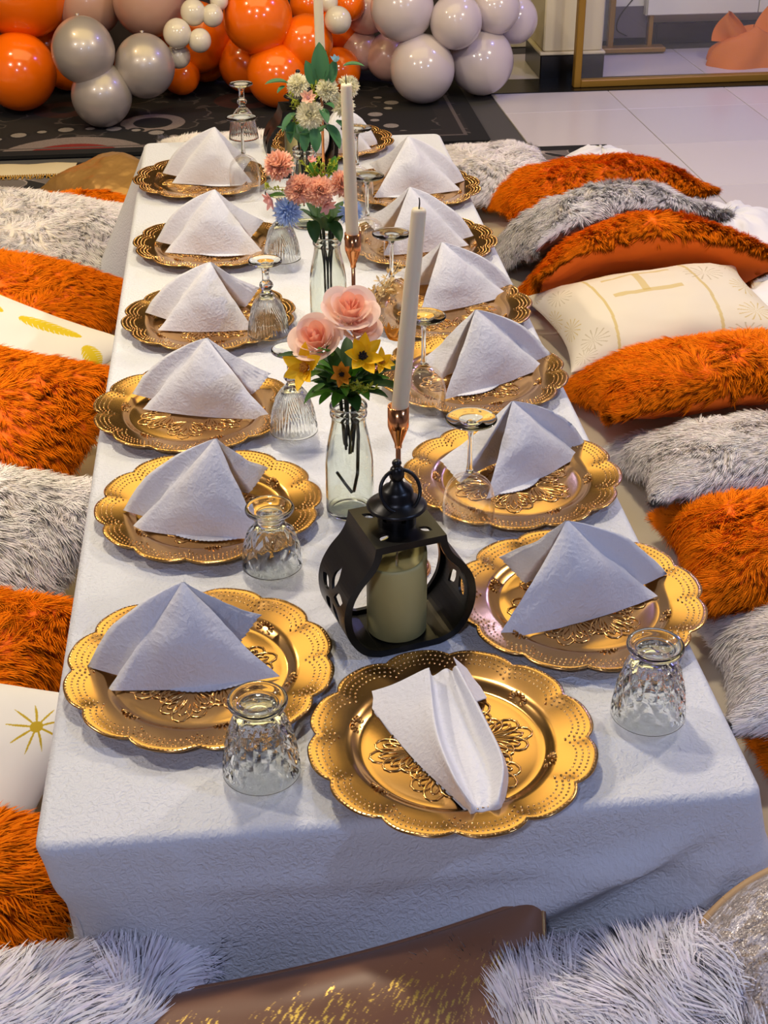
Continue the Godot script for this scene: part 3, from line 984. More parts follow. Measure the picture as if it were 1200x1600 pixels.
	bump(em, 0.03, 0.2, 4.0, true, 3)
	em.uv1_triplanar = false
	em.uv1_scale = Vector3.ONE
	cushion("embroidered_cushion", "silver embroidered sequin cushion with a tan corded edge at the lower right corner", Vector3(0.55, 0.255, 0.22), Vector3(42, -14, 8), d.call(0.42, 0.42, 0.13, 27, {"lump": 0.006, "piping": true, "piping_r": 0.006, "round": true, "piping_mat": mat(Color(0.72, 0.58, 0.40), 0.5)}), em, null)

# ------------------------------------------------------------------ chargers and napkins
func rim_r(a: float) -> float:
	var c := absf(cos(a * 6.0))
	return 0.167 * (1.0 - 0.062 * pow(1.0 - c, 1.6))

func chargers() -> void:
	# dish: well, wall and scalloped rim, with thickness
	var prof := [[0.0, 0.004], [0.06, 0.004], [0.098, 0.0045], [0.104, 0.0035], [0.108, 0.0045], [0.114, 0.009], [0.119, 0.0118], [0.124, 0.0128], [0.135, 0.0145], [0.150, 0.0170], [0.160, 0.0187], [0.165, 0.0190], [0.167, 0.0180], [0.166, 0.0165], [0.150, 0.0145], [0.124, 0.0100], [0.112, 0.003], [0.10, 0.0], [0.0, 0.0]]
	var st := st_new()
	var pts := PackedVector3Array()
	var seg := 144
	var warp := func(a: float, r: float) -> float:
		return r if r < 0.118 else r * lerpf(1.0, rim_r(a) / 0.167, (r - 0.118) / (0.167 - 0.118))
	for i in seg + 1:
		var a := TAU * (i % seg) / seg
		for j in prof.size():
			var q = prof[prof.size() - 1 - j]
			var r: float = warp.call(a, q[0])
			pts.append(Vector3(r * cos(a), q[1], r * sin(a)))
	grid(st, seg, prof.size() - 1, pts)
	var dish := done(st)
	# beads along the rim in three scalloped rows and one edge row
	st = st_new()
	for row in [[0.0032, 0.0019, 192], [0.0105, 0.0017, 168], [0.0175, 0.0017, 156], [0.0245, 0.0016, 144]]:
		for k in row[2]:
			var a: float = TAU * k / row[2]
			var r: float = rim_r(a) - row[0]
			if row[0] > 0.01: r -= 0.35 * (0.167 - rim_r(a)) * (row[0] - 0.01) / 0.02
			bead(st, Vector3(r * cos(a), (0.0127 + (r / (rim_r(a) / 0.167) - 0.124) * 0.158) if row[0] > 0.004 else 0.0183, r * sin(a)), row[1])
	var beads := done(st)
	# palmette: five teardrop loops and a bud
	st = st_new()
	for k in 5:
		var ang := (k - 2) * 0.42
		var L := 0.046 if k == 2 else (0.040 if absi(k - 2) == 1 else 0.030)
		for w in [1.0, 0.5]:
			var path := []
			for i in 15:
				var t := i / 14.0 * TAU
				var along := L * (0.5 - 0.5 * cos(t)) * (1.0 if w == 1.0 else 0.8) + 0.004
				var across: float = 0.0085 * w * sin(t) * (0.4 + along / L)
				path.append(Vector3(along, 0, across).rotated(Vector3.UP, ang))
			tube(st, PackedVector3Array(path), 0.0014, 0.0014, 6)
	var palm := done(st)
	st = st_new()
	for k in 9:
		var a := PI * (k - 4) / 6.0
		var p := Vector3(cos(a) * 0.009, 0, sin(a) * 0.013)
		tube(st, PackedVector3Array([p * 0.35, p * 0.7 + Vector3(0, 0.001, 0), p]), 0.0009, 0.0020, 5)
	for k in 5: bead(st, Vector3(-0.005 - 0.002 * (k % 2), 0, (k - 2) * 0.0042), 0.0018)
	var blossom := done(st)
	var plates := [[0.158, -0.112, 8.0, "gold scalloped charger alone at the near end of the table, under a folded napkin pouch"],
		[-0.130, -0.281, 14.0, "nearest gold scalloped charger of the left row"], [-0.121, -0.674, 3.0, "second gold scalloped charger from the front, left row"], [-0.149, -1.001, 20.0, "third gold scalloped charger from the front, left row"],
		[-0.124, -1.385, 10.0, "fourth gold scalloped charger from the front, left row"], [-0.123, -1.798, 25.0, "fifth gold scalloped charger from the front, left row"], [-0.146, -2.256, 5.0, "farthest gold scalloped charger of the left row"],
		[0.366, -0.377, 6.0, "nearest gold scalloped charger of the right row"], [0.338, -0.713, 22.0, "second gold scalloped charger from the front, right row"], [0.335, -1.077, 12.0, "third gold scalloped charger from the front, right row"],
		[0.333, -1.382, 2.0, "fourth gold scalloped charger from the front, right row"], [0.329, -1.752, 18.0, "fifth gold scalloped charger from the front, right row"], [0.355, -2.124, 9.0, "farthest gold scalloped charger of the right row"],
		[0.190, -2.535, 15.0, "gold scalloped charger alone at the far end of the table"]]
	var t0 := Node3D.new()
	part("dish", dish, M.gold, t0)
	tag(part("bead_rows", beads, M.gold, t0), "", "", "", "stuff")
	for k in 6:
		var a := TAU * k / 6.0
		var p := part("palmette", palm, M.gold, t0, Vector3(cos(a) * 0.036, 0.0046, -sin(a) * 0.036))
		p.rotation.y = a
		p.scale = Vector3(1.22, 1.0, 1.22)
		a += TAU / 12.0
		p = part("embossed_blossom", blossom, M.gold, t0, Vector3(cos(a) * 0.1135, 0.0085, -sin(a) * 0.1135))
		p.rotation = Vector3(0, a, 0)
		p.rotation_order = EULER_ORDER_YXZ
		p.rotate_object_local(Vector3(0, 0, 1), 0.75)
	for q in plates:
		var c: Node3D = t0.duplicate()
		c.name = numbered("charger_plate")
		add_child(c)
		c.position = Vector3(q[0], TOP + 0.0012, q[1])
		c.rotation_degrees.y = q[2]
		tag(c, q[3], "charger plate", "gold charger plates on the table")
	t0.free()
	napkins()

func bead(st: SurfaceTool, at: Vector3, r: float) -> void:
	for k in 6:
		var a := TAU * k / 6.0
		var b := TAU * (k + 1) / 6.0
		var p0 := at + Vector3(cos(a), 0, sin(a)) * r
		var p1 := at + Vector3(cos(b), 0, sin(b)) * r
		var q0 := at + Vector3(cos(a) * 0.6, 0.62, sin(a) * 0.6) * r
		var q1 := at + Vector3(cos(b) * 0.6, 0.62, sin(b) * 0.6) * r
		var top := at + Vector3(0, 0.8 * r, 0)
		for p in [p0, q0, p1, p1, q0, q1, q0, top, q1]: st.add_vertex(p)

func napkins() -> void:
	var ord := ["nearest", "second", "third", "fourth", "fifth", "farthest"]
	# [wing tip, front crease, spine, back wing tip, apex], table coordinates
	var L := [
		[[-0.033, -0.259], [-0.243, -0.254], [-0.262, -0.288], [-0.052, -0.355], [-0.143, 0.131, -0.297]],
		[[-0.045, -0.582], [-0.234, -0.630], [-0.240, -0.664], [-0.030, -0.740], [-0.103, 0.140, -0.646]],
		[[-0.017, -0.953], [-0.234, -1.016], [-0.247, -1.054], [-0.015, -1.075], [-0.119, 0.129, -1.025]],
		[[-0.042, -1.330], [-0.221, -1.347], [-0.240, -1.410], [-0.023, -1.470], [-0.115, 0.128, -1.378]],
		[[-0.008, -1.728], [-0.221, -1.764], [-0.235, -1.808], [-0.005, -1.860], [-0.107, 0.136, -1.786]],
		[[-0.020, -2.205], [-0.219, -2.245], [-0.236, -2.295], [-0.022, -2.325], [-0.107, 0.138, -2.260]]]
	for k in 6:
		napkin(L[k], 1.0, [0, 1, 4, 5].has(k), "white damask napkin folded into a pyramid on the %s left charger%s" % [ord[k], "" if k in [0, 5] else " from front"])
	var R := [
		[[0.243, -0.303], [0.474, -0.379], [0.490, -0.412], [0.272, -0.455], [0.343, 0.134, -0.381]],
		[[0.289, -0.657], [0.457, -0.775], [0.466, -0.792], [0.228, -0.735], [0.342, 0.120, -0.756]],
		[[0.272, -0.995], [0.470, -1.105], [0.481, -1.128], [0.250, -1.106], [0.339, 0.131, -1.089]],
		[[0.277, -1.365], [0.466, -1.445], [0.475, -1.468], [0.249, -1.525], [0.330, 0.124, -1.445]],
		[[0.240, -1.692], [0.432, -1.733], [0.441, -1.763], [0.214, -1.850], [0.304, 0.137, -1.752]],
		[[0.257, -2.077], [0.470, -2.110], [0.481, -2.150], [0.264, -2.252], [0.346, 0.136, -2.133]]]
	for k in 6:
		napkin(R[k], -1.0, [1, 2, 5].has(k), "white damask napkin folded into a pyramid on the %s right charger%s" % [ord[k], "" if k in [0, 5] else " from front"])
	napkin([[0.112, -2.455], [0.294, -2.450], [0.302, -2.480], [0.135, -2.545], [0.210, 0.118, -2.49]], -1.0, false, "white napkin pyramid on the lone charger at the far end of the table")
	pouch()

func napkin(d: Array, hand: float, hem: bool, label: String) -> void:
	var base := Vector3((d[0][0] + d[1][0]) / 2, TOP + 0.0068, (d[1][1] + d[3][1]) / 2)
	var v3 := func(q, y): return Vector3(q[0], TOP + 0.0068 + y, q[1]) - base
	var ft: Vector3 = v3.call(d[0], 0.001)
	var cr: Vector3 = v3.call(d[1], 0.001)
	var sp: Vector3 = v3.call(d[2], 0.006)
	var bk: Vector3 = v3.call(d[3], 0.0)
	var apex := Vector3(d[4][0], TOP + d[4][1], d[4][2]) - base
	# hem end of the back wing: lower corner and raised upper corner
	var bt := bk + Vector3(0.0, 0.030, 0.0)
	var bb := bk + Vector3(-0.030 * hand, 0.0, 0.022)
	# base curve
	var base_curve := []
	var front_n := (cr - ft).cross(Vector3.UP).normalized()
	if front_n.z < 0: front_n = -front_n
	var n1 := 14
	for i in n1: base_curve.append([ft.lerp(cr, i / float(n1)) + front_n * 0.010 * sin(PI * i / float(n1)), 0])
	sp += Vector3(-0.006 * hand, 0.004, -0.004)
	var groove := (cr + sp) / 2 + Vector3(0.034 * hand, 0.002, 0.004)
	for i in 4: base_curve.append([cr.lerp(groove, i / 4.0), 1])
	for i in 4: base_curve.append([groove.lerp(sp, i / 4.0), 1])
	for i in n1: base_curve.append([sp.lerp(bb, i / float(n1)) + Vector3(0.02 * hand * sin(PI * i / float(n1)), 0, -0.018 * sin(PI * i / float(n1))), 2])
	for i in 13:
		var zig := 0.0022 * (1.0 if i % 2 else -1.0)
		base_curve.append([bb.lerp(bt, i / 12.0) + Vector3(zig * hand, zig * 0.6, 0), 3])
	var n := base_curve.size() - 1
	var m := 16
	var outer := PackedVector3Array()
	var inner := PackedVector3Array()
	for i in n + 1:
		var b: Vector3 = base_curve[i][0]
		for j in m + 1:
			var t := j / float(m)
			var tt := 1.0 - pow(1.0 - t, 1.15)
			var p := b.lerp(apex, tt * 0.985)
			# cloth bellies a little between base and tip
			var out := Vector3(b.x - apex.x, 0, b.z - apex.z).normalized()
			var f := fposmod(i / float(n1), 1.0) if i < n1 else 0.0
			var spine := exp(-pow((i - (n1 + 8.0)) / 5.0, 2.0))
			var soft := 0.004 + 0.014 * sin(PI * f) + 0.016 * spine
			p += out * soft * sin(PI * t) + Vector3(0, -0.009 * sin(PI * t) * (1.0 - sin(PI * f)) * (1.0 - spine) + 0.006 * spine * sin(PI * t), 0)
			p += out * 0.007 * noise.get_noise_3d(b.x * 9.0 + d[0][1] * 17.0, t * 1.5, b.z * 9.0) * sin(PI * t)
			p += Vector3(1, 0.3, 1) * 0.0022 * noise.get_noise_3d(p.x * 26.0 + d[0][1] * 31.0, p.y * 26.0, p.z * 26.0) * (1.0 - t)
			p.y = maxf(p.y, -0.002)
			outer.append(p)
			var inw := -out * 0.0016
			inner.append(p + inw)
	var st := st_new()
	grid(st, n, m, outer, true)
	grid(st, n, m, inner)
	var t := thing("folded_napkin", label, "napkin", base, Vector3.ZERO, "pyramid napkins on the chargers")
	part("cloth", done(st), M.napkin, t)
	if hem:
		# the pinked under-layer that shows below the front edge
		st = st_new()
		var pts := PackedVector3Array()
		var c := 40
		for i in c + 1:
			var s := 0.12 + 0.62 * i / c
			var p := ft.lerp(cr, s if hand > 0 else s * 0.8)
			var w := 0.018 * sin(PI * i / c) + 0.006 + (0.0016 if i % 2 else 0.0)
			for j in 5:
				pts.append(p + front_n * (w * j / 4.0 - 0.006) + Vector3(0, 0.0012 + 0.0035 * (1.0 - j / 4.0), 0))
		grid(st, c, 4, pts)
		for k in pts.size(): pts[k] += Vector3(0, -0.001, 0)
		grid(st, c, 4, pts, true)
		part("pinked_hem", done(st), M.napkin, t)

func pouch() -> void:
	var o := Vector3(0.165, TOP + 0.0055, -0.10)
	# left edge, ridges and right edge of the folded cloth, from the top end to the tip
	var rails := [
		[Vector3(0.062, 0.003, -0.213), Vector3(0.108, 0.003, -0.096), Vector3(0.145, 0.004, -0.024), Vector3(0.159, 0.006, 0.003)],
		[Vector3(0.099, 0.020, -0.205), Vector3(0.124, 0.020, -0.091), Vector3(0.148, 0.019, -0.017), Vector3(0.160, 0.014, 0.008)],
		[Vector3(0.140, 0.036, -0.211), Vector3(0.135, 0.036, -0.098), Vector3(0.145, 0.032, -0.024), Vector3(0.161, 0.018, 0.008)],
		[Vector3(0.145, 0.034, -0.211), Vector3(0.140, 0.034, -0.100), Vector3(0.149, 0.031, -0.024), Vector3(0.163, 0.018, 0.008)],
		[Vector3(0.152, 0.010, -0.230), Vector3(0.149, 0.010, -0.122), Vector3(0.159, 0.010, -0.043), Vector3(0.167, 0.012, 0.005)],
		[Vector3(0.167, 0.019, -0.231), Vector3(0.168, 0.019, -0.117), Vector3(0.173, 0.017, -0.038), Vector3(0.173, 0.011, 0.007)],
		[Vector3(0.175, 0.017, -0.228), Vector3(0.183, 0.017, -0.122), Vector3(0.189, 0.016, -0.047), Vector3(0.181, 0.011, 0.005)],
		[Vector3(0.174, 0.030, -0.216), Vector3(0.189, 0.030, -0.120), Vector3(0.199, 0.027, -0.045), Vector3(0.187, 0.016, 0.005)],
		[Vector3(0.178, 0.036, -0.213), Vector3(0.194, 0.036, -0.117), Vector3(0.204, 0.032, -0.042), Vector3(0.192, 0.018, 0.004)],
		[Vector3(0.185, 0.020, -0.226), Vector3(0.200, 0.020, -0.129), Vector3(0.209, 0.018, -0.052), Vector3(0.196, 0.010, -0.000)],
		[Vector3(0.189, 0.003, -0.237), Vector3(0.205, 0.003, -0.140), Vector3(0.214, 0.003, -0.060), Vector3(0.198, 0.003, -0.002)]]
	var rows := []
	for r in rails: rows.append(curve3(r, 8))
	var pts := PackedVector3Array()
	var fine := []
	for j in rows[0].size():
		var line := []
		for r in rows: line.append(r[j])
		fine.append(curve3(line, 4))
	var nu: int = fine[0].size() - 1
	var nv := fine.size() - 1
	for i in nu + 1:
		for j in nv + 1:
			pts.append(fine[j][i] + Vector3(0, TOP + 0.0055, 0) - o)
	var st := st_new()
	grid(st, nu, nv, pts, true)
	# under layer and the cut end at the far side
	var low := PackedVector3Array()
	for p in pts: low.append(Vector3(p.x, minf(p.y - 0.003, 0.001), p.z))
	grid(st, nu, nv, low)
	# closed lip round the tip
	var lip := PackedVector3Array()
	for i in nu + 1:
		var p := pts[i * (nv + 1) + nv]
		for j in 5:
			var a := j / 4.0
			lip.append(p.lerp(Vector3(p.x, 0.0, p.z - 0.004), a) + Vector3(0, 0, 0.006 * sin(PI * a)))
	grid(st, nu, 4, lip, true)
	var t := thing("folded_napkin", "white damask napkin folded into a long pouch on the charger at the near end", "napkin", o)
	part("cloth", done(st), M.napkin, t)
	# back flap that peeps out at the right of the far end
	st = st_new()
	var fl := PackedVector3Array()
	for i in 9:
		for j in 5:
			var u := i / 8.0
			var v := j / 4.0
			fl.append(Vector3(lerpf(0.178, 0.202, u), 0.0, lerpf(-0.240, -0.150 - 0.04 * u, v)) + Vector3(0.010 * v, 0.026 * (1.0 - u) + 0.003, 0) + Vector3(0, TOP + 0.0055, 0) - o)
	grid(st, 8, 4, fl, true)
	for k in fl.size(): fl[k] += Vector3(0, -0.0012, 0)
	grid(st, 8, 4, fl)
	part("back_flap", done(st), M.napkin, t)

# ------------------------------------------------------------------ glasses (all stand upside down)
func glasses() -> void:
	var short := goblet_short(1)
	var oval := goblet_short(2)
	var cry := goblet_crystal()
	var wine := wine_glass()
	for g in [[0, -0.060, -0.085, 0.0, "short diamond cut goblet upside down before the nearest left charger"], [1, -0.034, -0.506, 10.0, "short goblet with oval cuts upside down between the two nearest left chargers"], [0, 0.394, -0.136, 20.0, "short diamond cut goblet upside down at the near right corner"]]:
		place_glass("short_goblet", oval if g[0] == 1 else short, ["bowl", "rim", "foot"], g, "short goblet", "short goblets turned upside down")
	for g in [[0, 0.014, -0.886, 0.0, "crystal goblet upside down, partly behind the yellow flower"], [0, -0.014, -1.278, 30.0, "crystal goblet upside down beside the fourth left charger from the front"], [0, 0.027, -1.666, 15.0, "crystal goblet upside down, its foot hidden by the pink bouquet"], [0, -0.038, -2.567, 0.0, "farthest crystal goblet upside down behind the farthest left napkin"]]:
		place_glass("crystal_goblet", cry, ["bowl", "rim", "stem", "foot"], g, "crystal goblet", "crystal goblets turned upside down")
	for g in [[0, -0.042, -2.131, 0.0, "plain wine glass upside down in front of the farthest left napkin"], [0, 0.247, -0.565, 0.0, "plain wine glass upside down behind the front lantern"], [0, 0.228, -0.926, 0.0, "plain wine glass upside down just right of the nearest taper candle"], [0, 0.218, -1.312, 0.0, "plain wine glass upside down left of the fourth right charger"], [0, 0.214, -2.012, 0.0, "plain wine glass upside down behind the middle taper candle"], [0, 0.205, -1.66, 0.0, "plain wine glass upside down between the middle taper and the fifth right napkin"]]:
		place_glass("wine_glass", wine, ["bowl", "stem", "foot"], g, "wine glass", "plain wine glasses turned upside down")

func place_glass(called: String, meshes: Array, names: Array, g: Array, cat: String, group: String) -> void:
	var t := thing(called, g[4], cat, Vector3(g[1], TOP + 0.0012, g[2]), Vector3(0, g[3], 0), group)
	for k in meshes.size(): part(names[k], meshes[k], M.clear if names[k] == "rim" or (called == "wine_glass" and k == 0) else M.glass, t)

func tri(x: float) -> float:
	return absf(fposmod(x, 1.0) * 2.0 - 1.0)

func densify(p: Array, n: int) -> Array:
	return curve2(p, n)

func split_bowl(st: SurfaceTool, outer: Array, inner: Array, y0: float, segs: int, cut) -> Array:
	# the solid cut wall above y0 and a thin clear wall below it
	var up := []
	var band := []
	for p in outer:
		if p.y <= y0: band.append(p)
		else: up.append(p)
	var edge: Vector2 = band[-1]
	up.push_front(Vector2(edge.x, edge.y))
	var ups := []
	for p in inner:
		if p.y > y0: ups.append(p)
	ups.append(Vector2(edge.x - 0.0018, edge.y))
	ups.append(edge)
	var n_up := up.size()
	var last: Vector2 = up[-1]
	lathe(st, up, segs, cut)
	st.set_smooth_group(0)
	lathe(st, ups, 56)
	if last.x > 0.001: lathe(st, [last, Vector2(0, last.y)], 24)
	return [done(st), lathed(band, 64)]

func goblet_short(kind: int) -> Array:
	var outer: Array
	var inner: Array
	if kind == 1:
		outer = [Vector2(0.0432, 0.0), Vector2(0.0440, 0.0015), Vector2(0.0438, 0.012), Vector2(0.0426, 0.030), Vector2(0.0402, 0.048), Vector2(0.0366, 0.064), Vector2(0.0318, 0.080), Vector2(0.0262, 0.092), Vector2(0.0222, 0.099)]
		inner = [Vector2(0.0, 0.086), Vector2(0.012, 0.084), Vector2(0.0225, 0.076), Vector2(0.0300, 0.064), Vector2(0.0355, 0.046), Vector2(0.0395, 0.026), Vector2(0.0417, 0.008), Vector2(0.0424, 0.0005), Vector2(0.0432, 0.0)]
	else:
		outer = [Vector2(0.0405, 0.0), Vector2(0.0412, 0.0015), Vector2(0.0415, 0.015), Vector2(0.0402, 0.034), Vector2(0.0370, 0.052), Vector2(0.0305, 0.067), Vector2(0.0200, 0.076), Vector2(0.0165, 0.079)]
		inner = [Vector2(0.0, 0.072), Vector2(0.012, 0.070), Vector2(0.023, 0.064), Vector2(0.031, 0.054), Vector2(0.0360, 0.040), Vector2(0.0388, 0.022), Vector2(0.0395, 0.008), Vector2(0.0399, 0.0005), Vector2(0.0405, 0.0)]
	var prof := densify(outer, 6)
	var split := prof.size() + 1
	var cut := func(a: float, y: float, r: float, j: int) -> float:
		if j >= split or y < 0.014 or r < 0.012: return r
		var band := smoothstep(0.014, 0.020, y) * (1.0 - smoothstep(0.078 if kind == 1 else 0.068, 0.096 if kind == 1 else 0.078, y))
		var k: float = a / TAU * (14.0 if kind == 1 else 9.0)
		var h: float = y / (0.027 if kind == 1 else 0.036)
		var f := maxf(tri(k + h), tri(k - h)) if kind == 1 else smoothstep(0.55, 0.95, maxf(tri(k + h), tri(k - h)))
		return r - band * (0.0030 * (1.0 - f) if kind == 1 else 0.0016 * (1.0 - f))
	var st := st_new(kind == 2)
	var ip := densify(inner, 4)
	var parts := split_bowl(st, prof, ip, 0.013, 112 if kind == 1 else 108, cut)
	var bowl: ArrayMesh = parts[0]
	var rim: ArrayMesh = parts[1]
	var f0: float = prof[-1].y
	var top: float = 0.112 if kind == 1 else 0.103
	if kind == 1:
		return [bowl, rim, lathed(densify([Vector2(0.0, f0 + 0.0003), Vector2(0.0220, f0 + 0.0003), Vector2(0.0245, f0 + 0.0025), Vector2(0.0305, f0 + 0.0055), Vector2(0.0330, f0 + 0.0090), Vector2(0.0325, f0 + 0.0122), Vector2(0.0302, f0 + 0.0130), Vector2(0.0278, f0 + 0.0120), Vector2(0.0240, f0 + 0.0090), Vector2(0.0150, f0 + 0.0055), Vector2(0.0, f0 + 0.0045)], 4), 48)]
	var foot := [Vector2(0.0, f0 + 0.0003), Vector2(0.0195, f0 + 0.0003), Vector2(0.0185 if kind == 1 else 0.0145, f0 + 0.004), Vector2(0.0185 if kind == 1 else 0.0175, f0 + 0.009), Vector2(0.0255, top - 0.010), Vector2(0.0318, top - 0.006), Vector2(0.0332, top - 0.003), Vector2(0.0325, top - 0.0004), Vector2(0.0300, top), Vector2(0.0275, top - 0.0008), Vector2(0.0240, top - 0.003), Vector2(0.0150, top - 0.0065), Vector2(0.0, top - 0.0075)]
	return [bowl, rim, lathed(densify(foot, 4), 48)]

func goblet_crystal() -> Array:
	var outer := [Vector2(0.0395, 0.0), Vector2(0.0402, 0.0012), Vector2(0.0392, 0.018), Vector2(0.0370, 0.040), Vector2(0.0325, 0.062), Vector2(0.0255, 0.082), Vector2(0.0160, 0.095), Vector2(0.0095, 0.100)]
	var inner := [Vector2(0.0, 0.092), Vector2(0.010, 0.089), Vector2(0.0185, 0.081), Vector2(0.0275, 0.064), Vector2(0.0335, 0.042), Vector2(0.0372, 0.018), Vector2(0.0388, 0.0005), Vector2(0.0395, 0.0)]
	var prof := densify(outer, 8)
	var split := prof.size() + 1
	var cut := func(a: float, y: float, r: float, j: int) -> float:
		if j >= split or y < 0.024 or r < 0.010: return r
		var band := smoothstep(0.024, 0.034, y) * (1.0 - smoothstep(0.092, 0.099, y))
		var seg := fposmod(a / TAU * 6.0, 1.0)
		var mid := 1.0 - absf(seg - 0.5) * 2.0
		# cross-hatched lens in the middle of each sixth, fanned cuts between
		var lens := smoothstep(0.0, 0.15, mid - 0.30 - absf(y - 0.070) * 14.0)
		var hatch := maxf(tri(a / TAU * 48.0 + y / 0.011), tri(a / TAU * 48.0 - y / 0.011))
		var fan := tri(a / TAU * 30.0 + (seg - 0.5) * y * 40.0)
		return r - band * 0.0017 * lerpf(1.0 - fan, 1.0 - hatch, lens)
	var st := st_new()
	var parts := split_bowl(st, prof, densify(inner, 4), 0.022, 192, cut)
	var bowl: ArrayMesh = parts[0]
	var rim: ArrayMesh = parts[1]
	var stem := lathed(densify([Vector2(0.0, 0.1004), Vector2(0.0095, 0.1004), Vector2(0.0080, 0.106), Vector2(0.0120, 0.111), Vector2(0.0128, 0.115), Vector2(0.0112, 0.120), Vector2(0.0072, 0.124), Vector2(0.0070, 0.140), Vector2(0.0085, 0.150), Vector2(0.0, 0.1502)], 4), 10, false)
	var foot := lathed(densify([Vector2(0.0, 0.1504), Vector2(0.009, 0.1504), Vector2(0.020, 0.1545), Vector2(0.0295, 0.158), Vector2(0.0302, 0.160), Vector2(0.0290, 0.162), Vector2(0.0180, 0.1595), Vector2(0.0, 0.1575)], 4), 40)
	return [bowl, rim, stem, foot]

func wine_glass() -> Array:
	var st := st_new()
	lathe(st, densify([Vector2(0.0318, 0.0), Vector2(0.0323, 0.0006), Vector2(0.0345, 0.020), Vector2(0.0372, 0.045), Vector2(0.0365, 0.066), Vector2(0.0310, 0.085), Vector2(0.0210, 0.096), Vector2(0.0090, 0.102), Vector2(0.0055, 0.107), Vector2(0.0, 0.1072)], 5), 48)
	lathe(st, densify([Vector2(0.0, 0.0965), Vector2(0.0100, 0.0955), Vector2(0.0215, 0.0905), Vector2(0.0300, 0.082), Vector2(0.0353, 0.066), Vector2(0.0361, 0.045), Vector2(0.0334, 0.020), Vector2(0.0313, 0.0004), Vector2(0.0318, 0.0)], 5), 48)
	var bowl := done(st)
	var stem := lathed(densify([Vector2(0.0, 0.1074), Vector2(0.0052, 0.1074), Vector2(0.0040, 0.120), Vector2(0.0036, 0.150), Vector2(0.0042, 0.170), Vector2(0.0070, 0.180), Vector2(0.0, 0.1802)], 4), 16)
	var foot := lathed(densify([Vector2(0.0, 0.1804), Vector2(0.008, 0.1806), Vector2(0.020, 0.1845), Vector2(0.0335, 0.1880), Vector2(0.0348, 0.1892), Vector2(0.0340, 0.1905), Vector2(0.018, 0.1885), Vector2(0.0, 0.1865)], 4), 48)
	return [bowl, stem, foot]

# ------------------------------------------------------------------ lanterns
func lantern_profile(inset: float) -> PackedVector2Array:
	var half := curve2([Vector2(0.040, 0.0), Vector2(0.064, 0.010), Vector2(0.082, 0.036), Vector2(0.088, 0.066), Vector2(0.084, 0.092), Vector2(0.072, 0.114), Vector2(0.057, 0.131), Vector2(0.049, 0.146), Vector2(0.046, 0.162)], 5)
	var p := PackedVector2Array()
	for q in half: p.append(q)
	half.reverse()
	for q in half: p.append(Vector2(-q.x, q.y))
	if inset > 0.0:
		var o := Geometry2D.offset_polygon(p, -inset, Geometry2D.JOIN_ROUND)
		return o[0]
	return p

func slab(poly: PackedVector2Array, depth: float, z: float, op := CSGShape3D.OPERATION_UNION) -> CSGPolygon3D:
	var c := CSGPolygon3D.new()
	c.polygon = poly
	c.depth = depth
	c.position.z = z        # extrudes towards -z
	c.operation = op
	return c

func leaf_poly(l: float, w: float) -> PackedVector2Array:
	var p := PackedVector2Array()
	for k in 9: p.append(Vector2(l * k / 8.0, w * sin(PI * k / 8.0)))
	for k in range(7, 0, -1): p.append(Vector2(l * k / 8.0, -w * sin(PI * k / 8.0)))
	return p

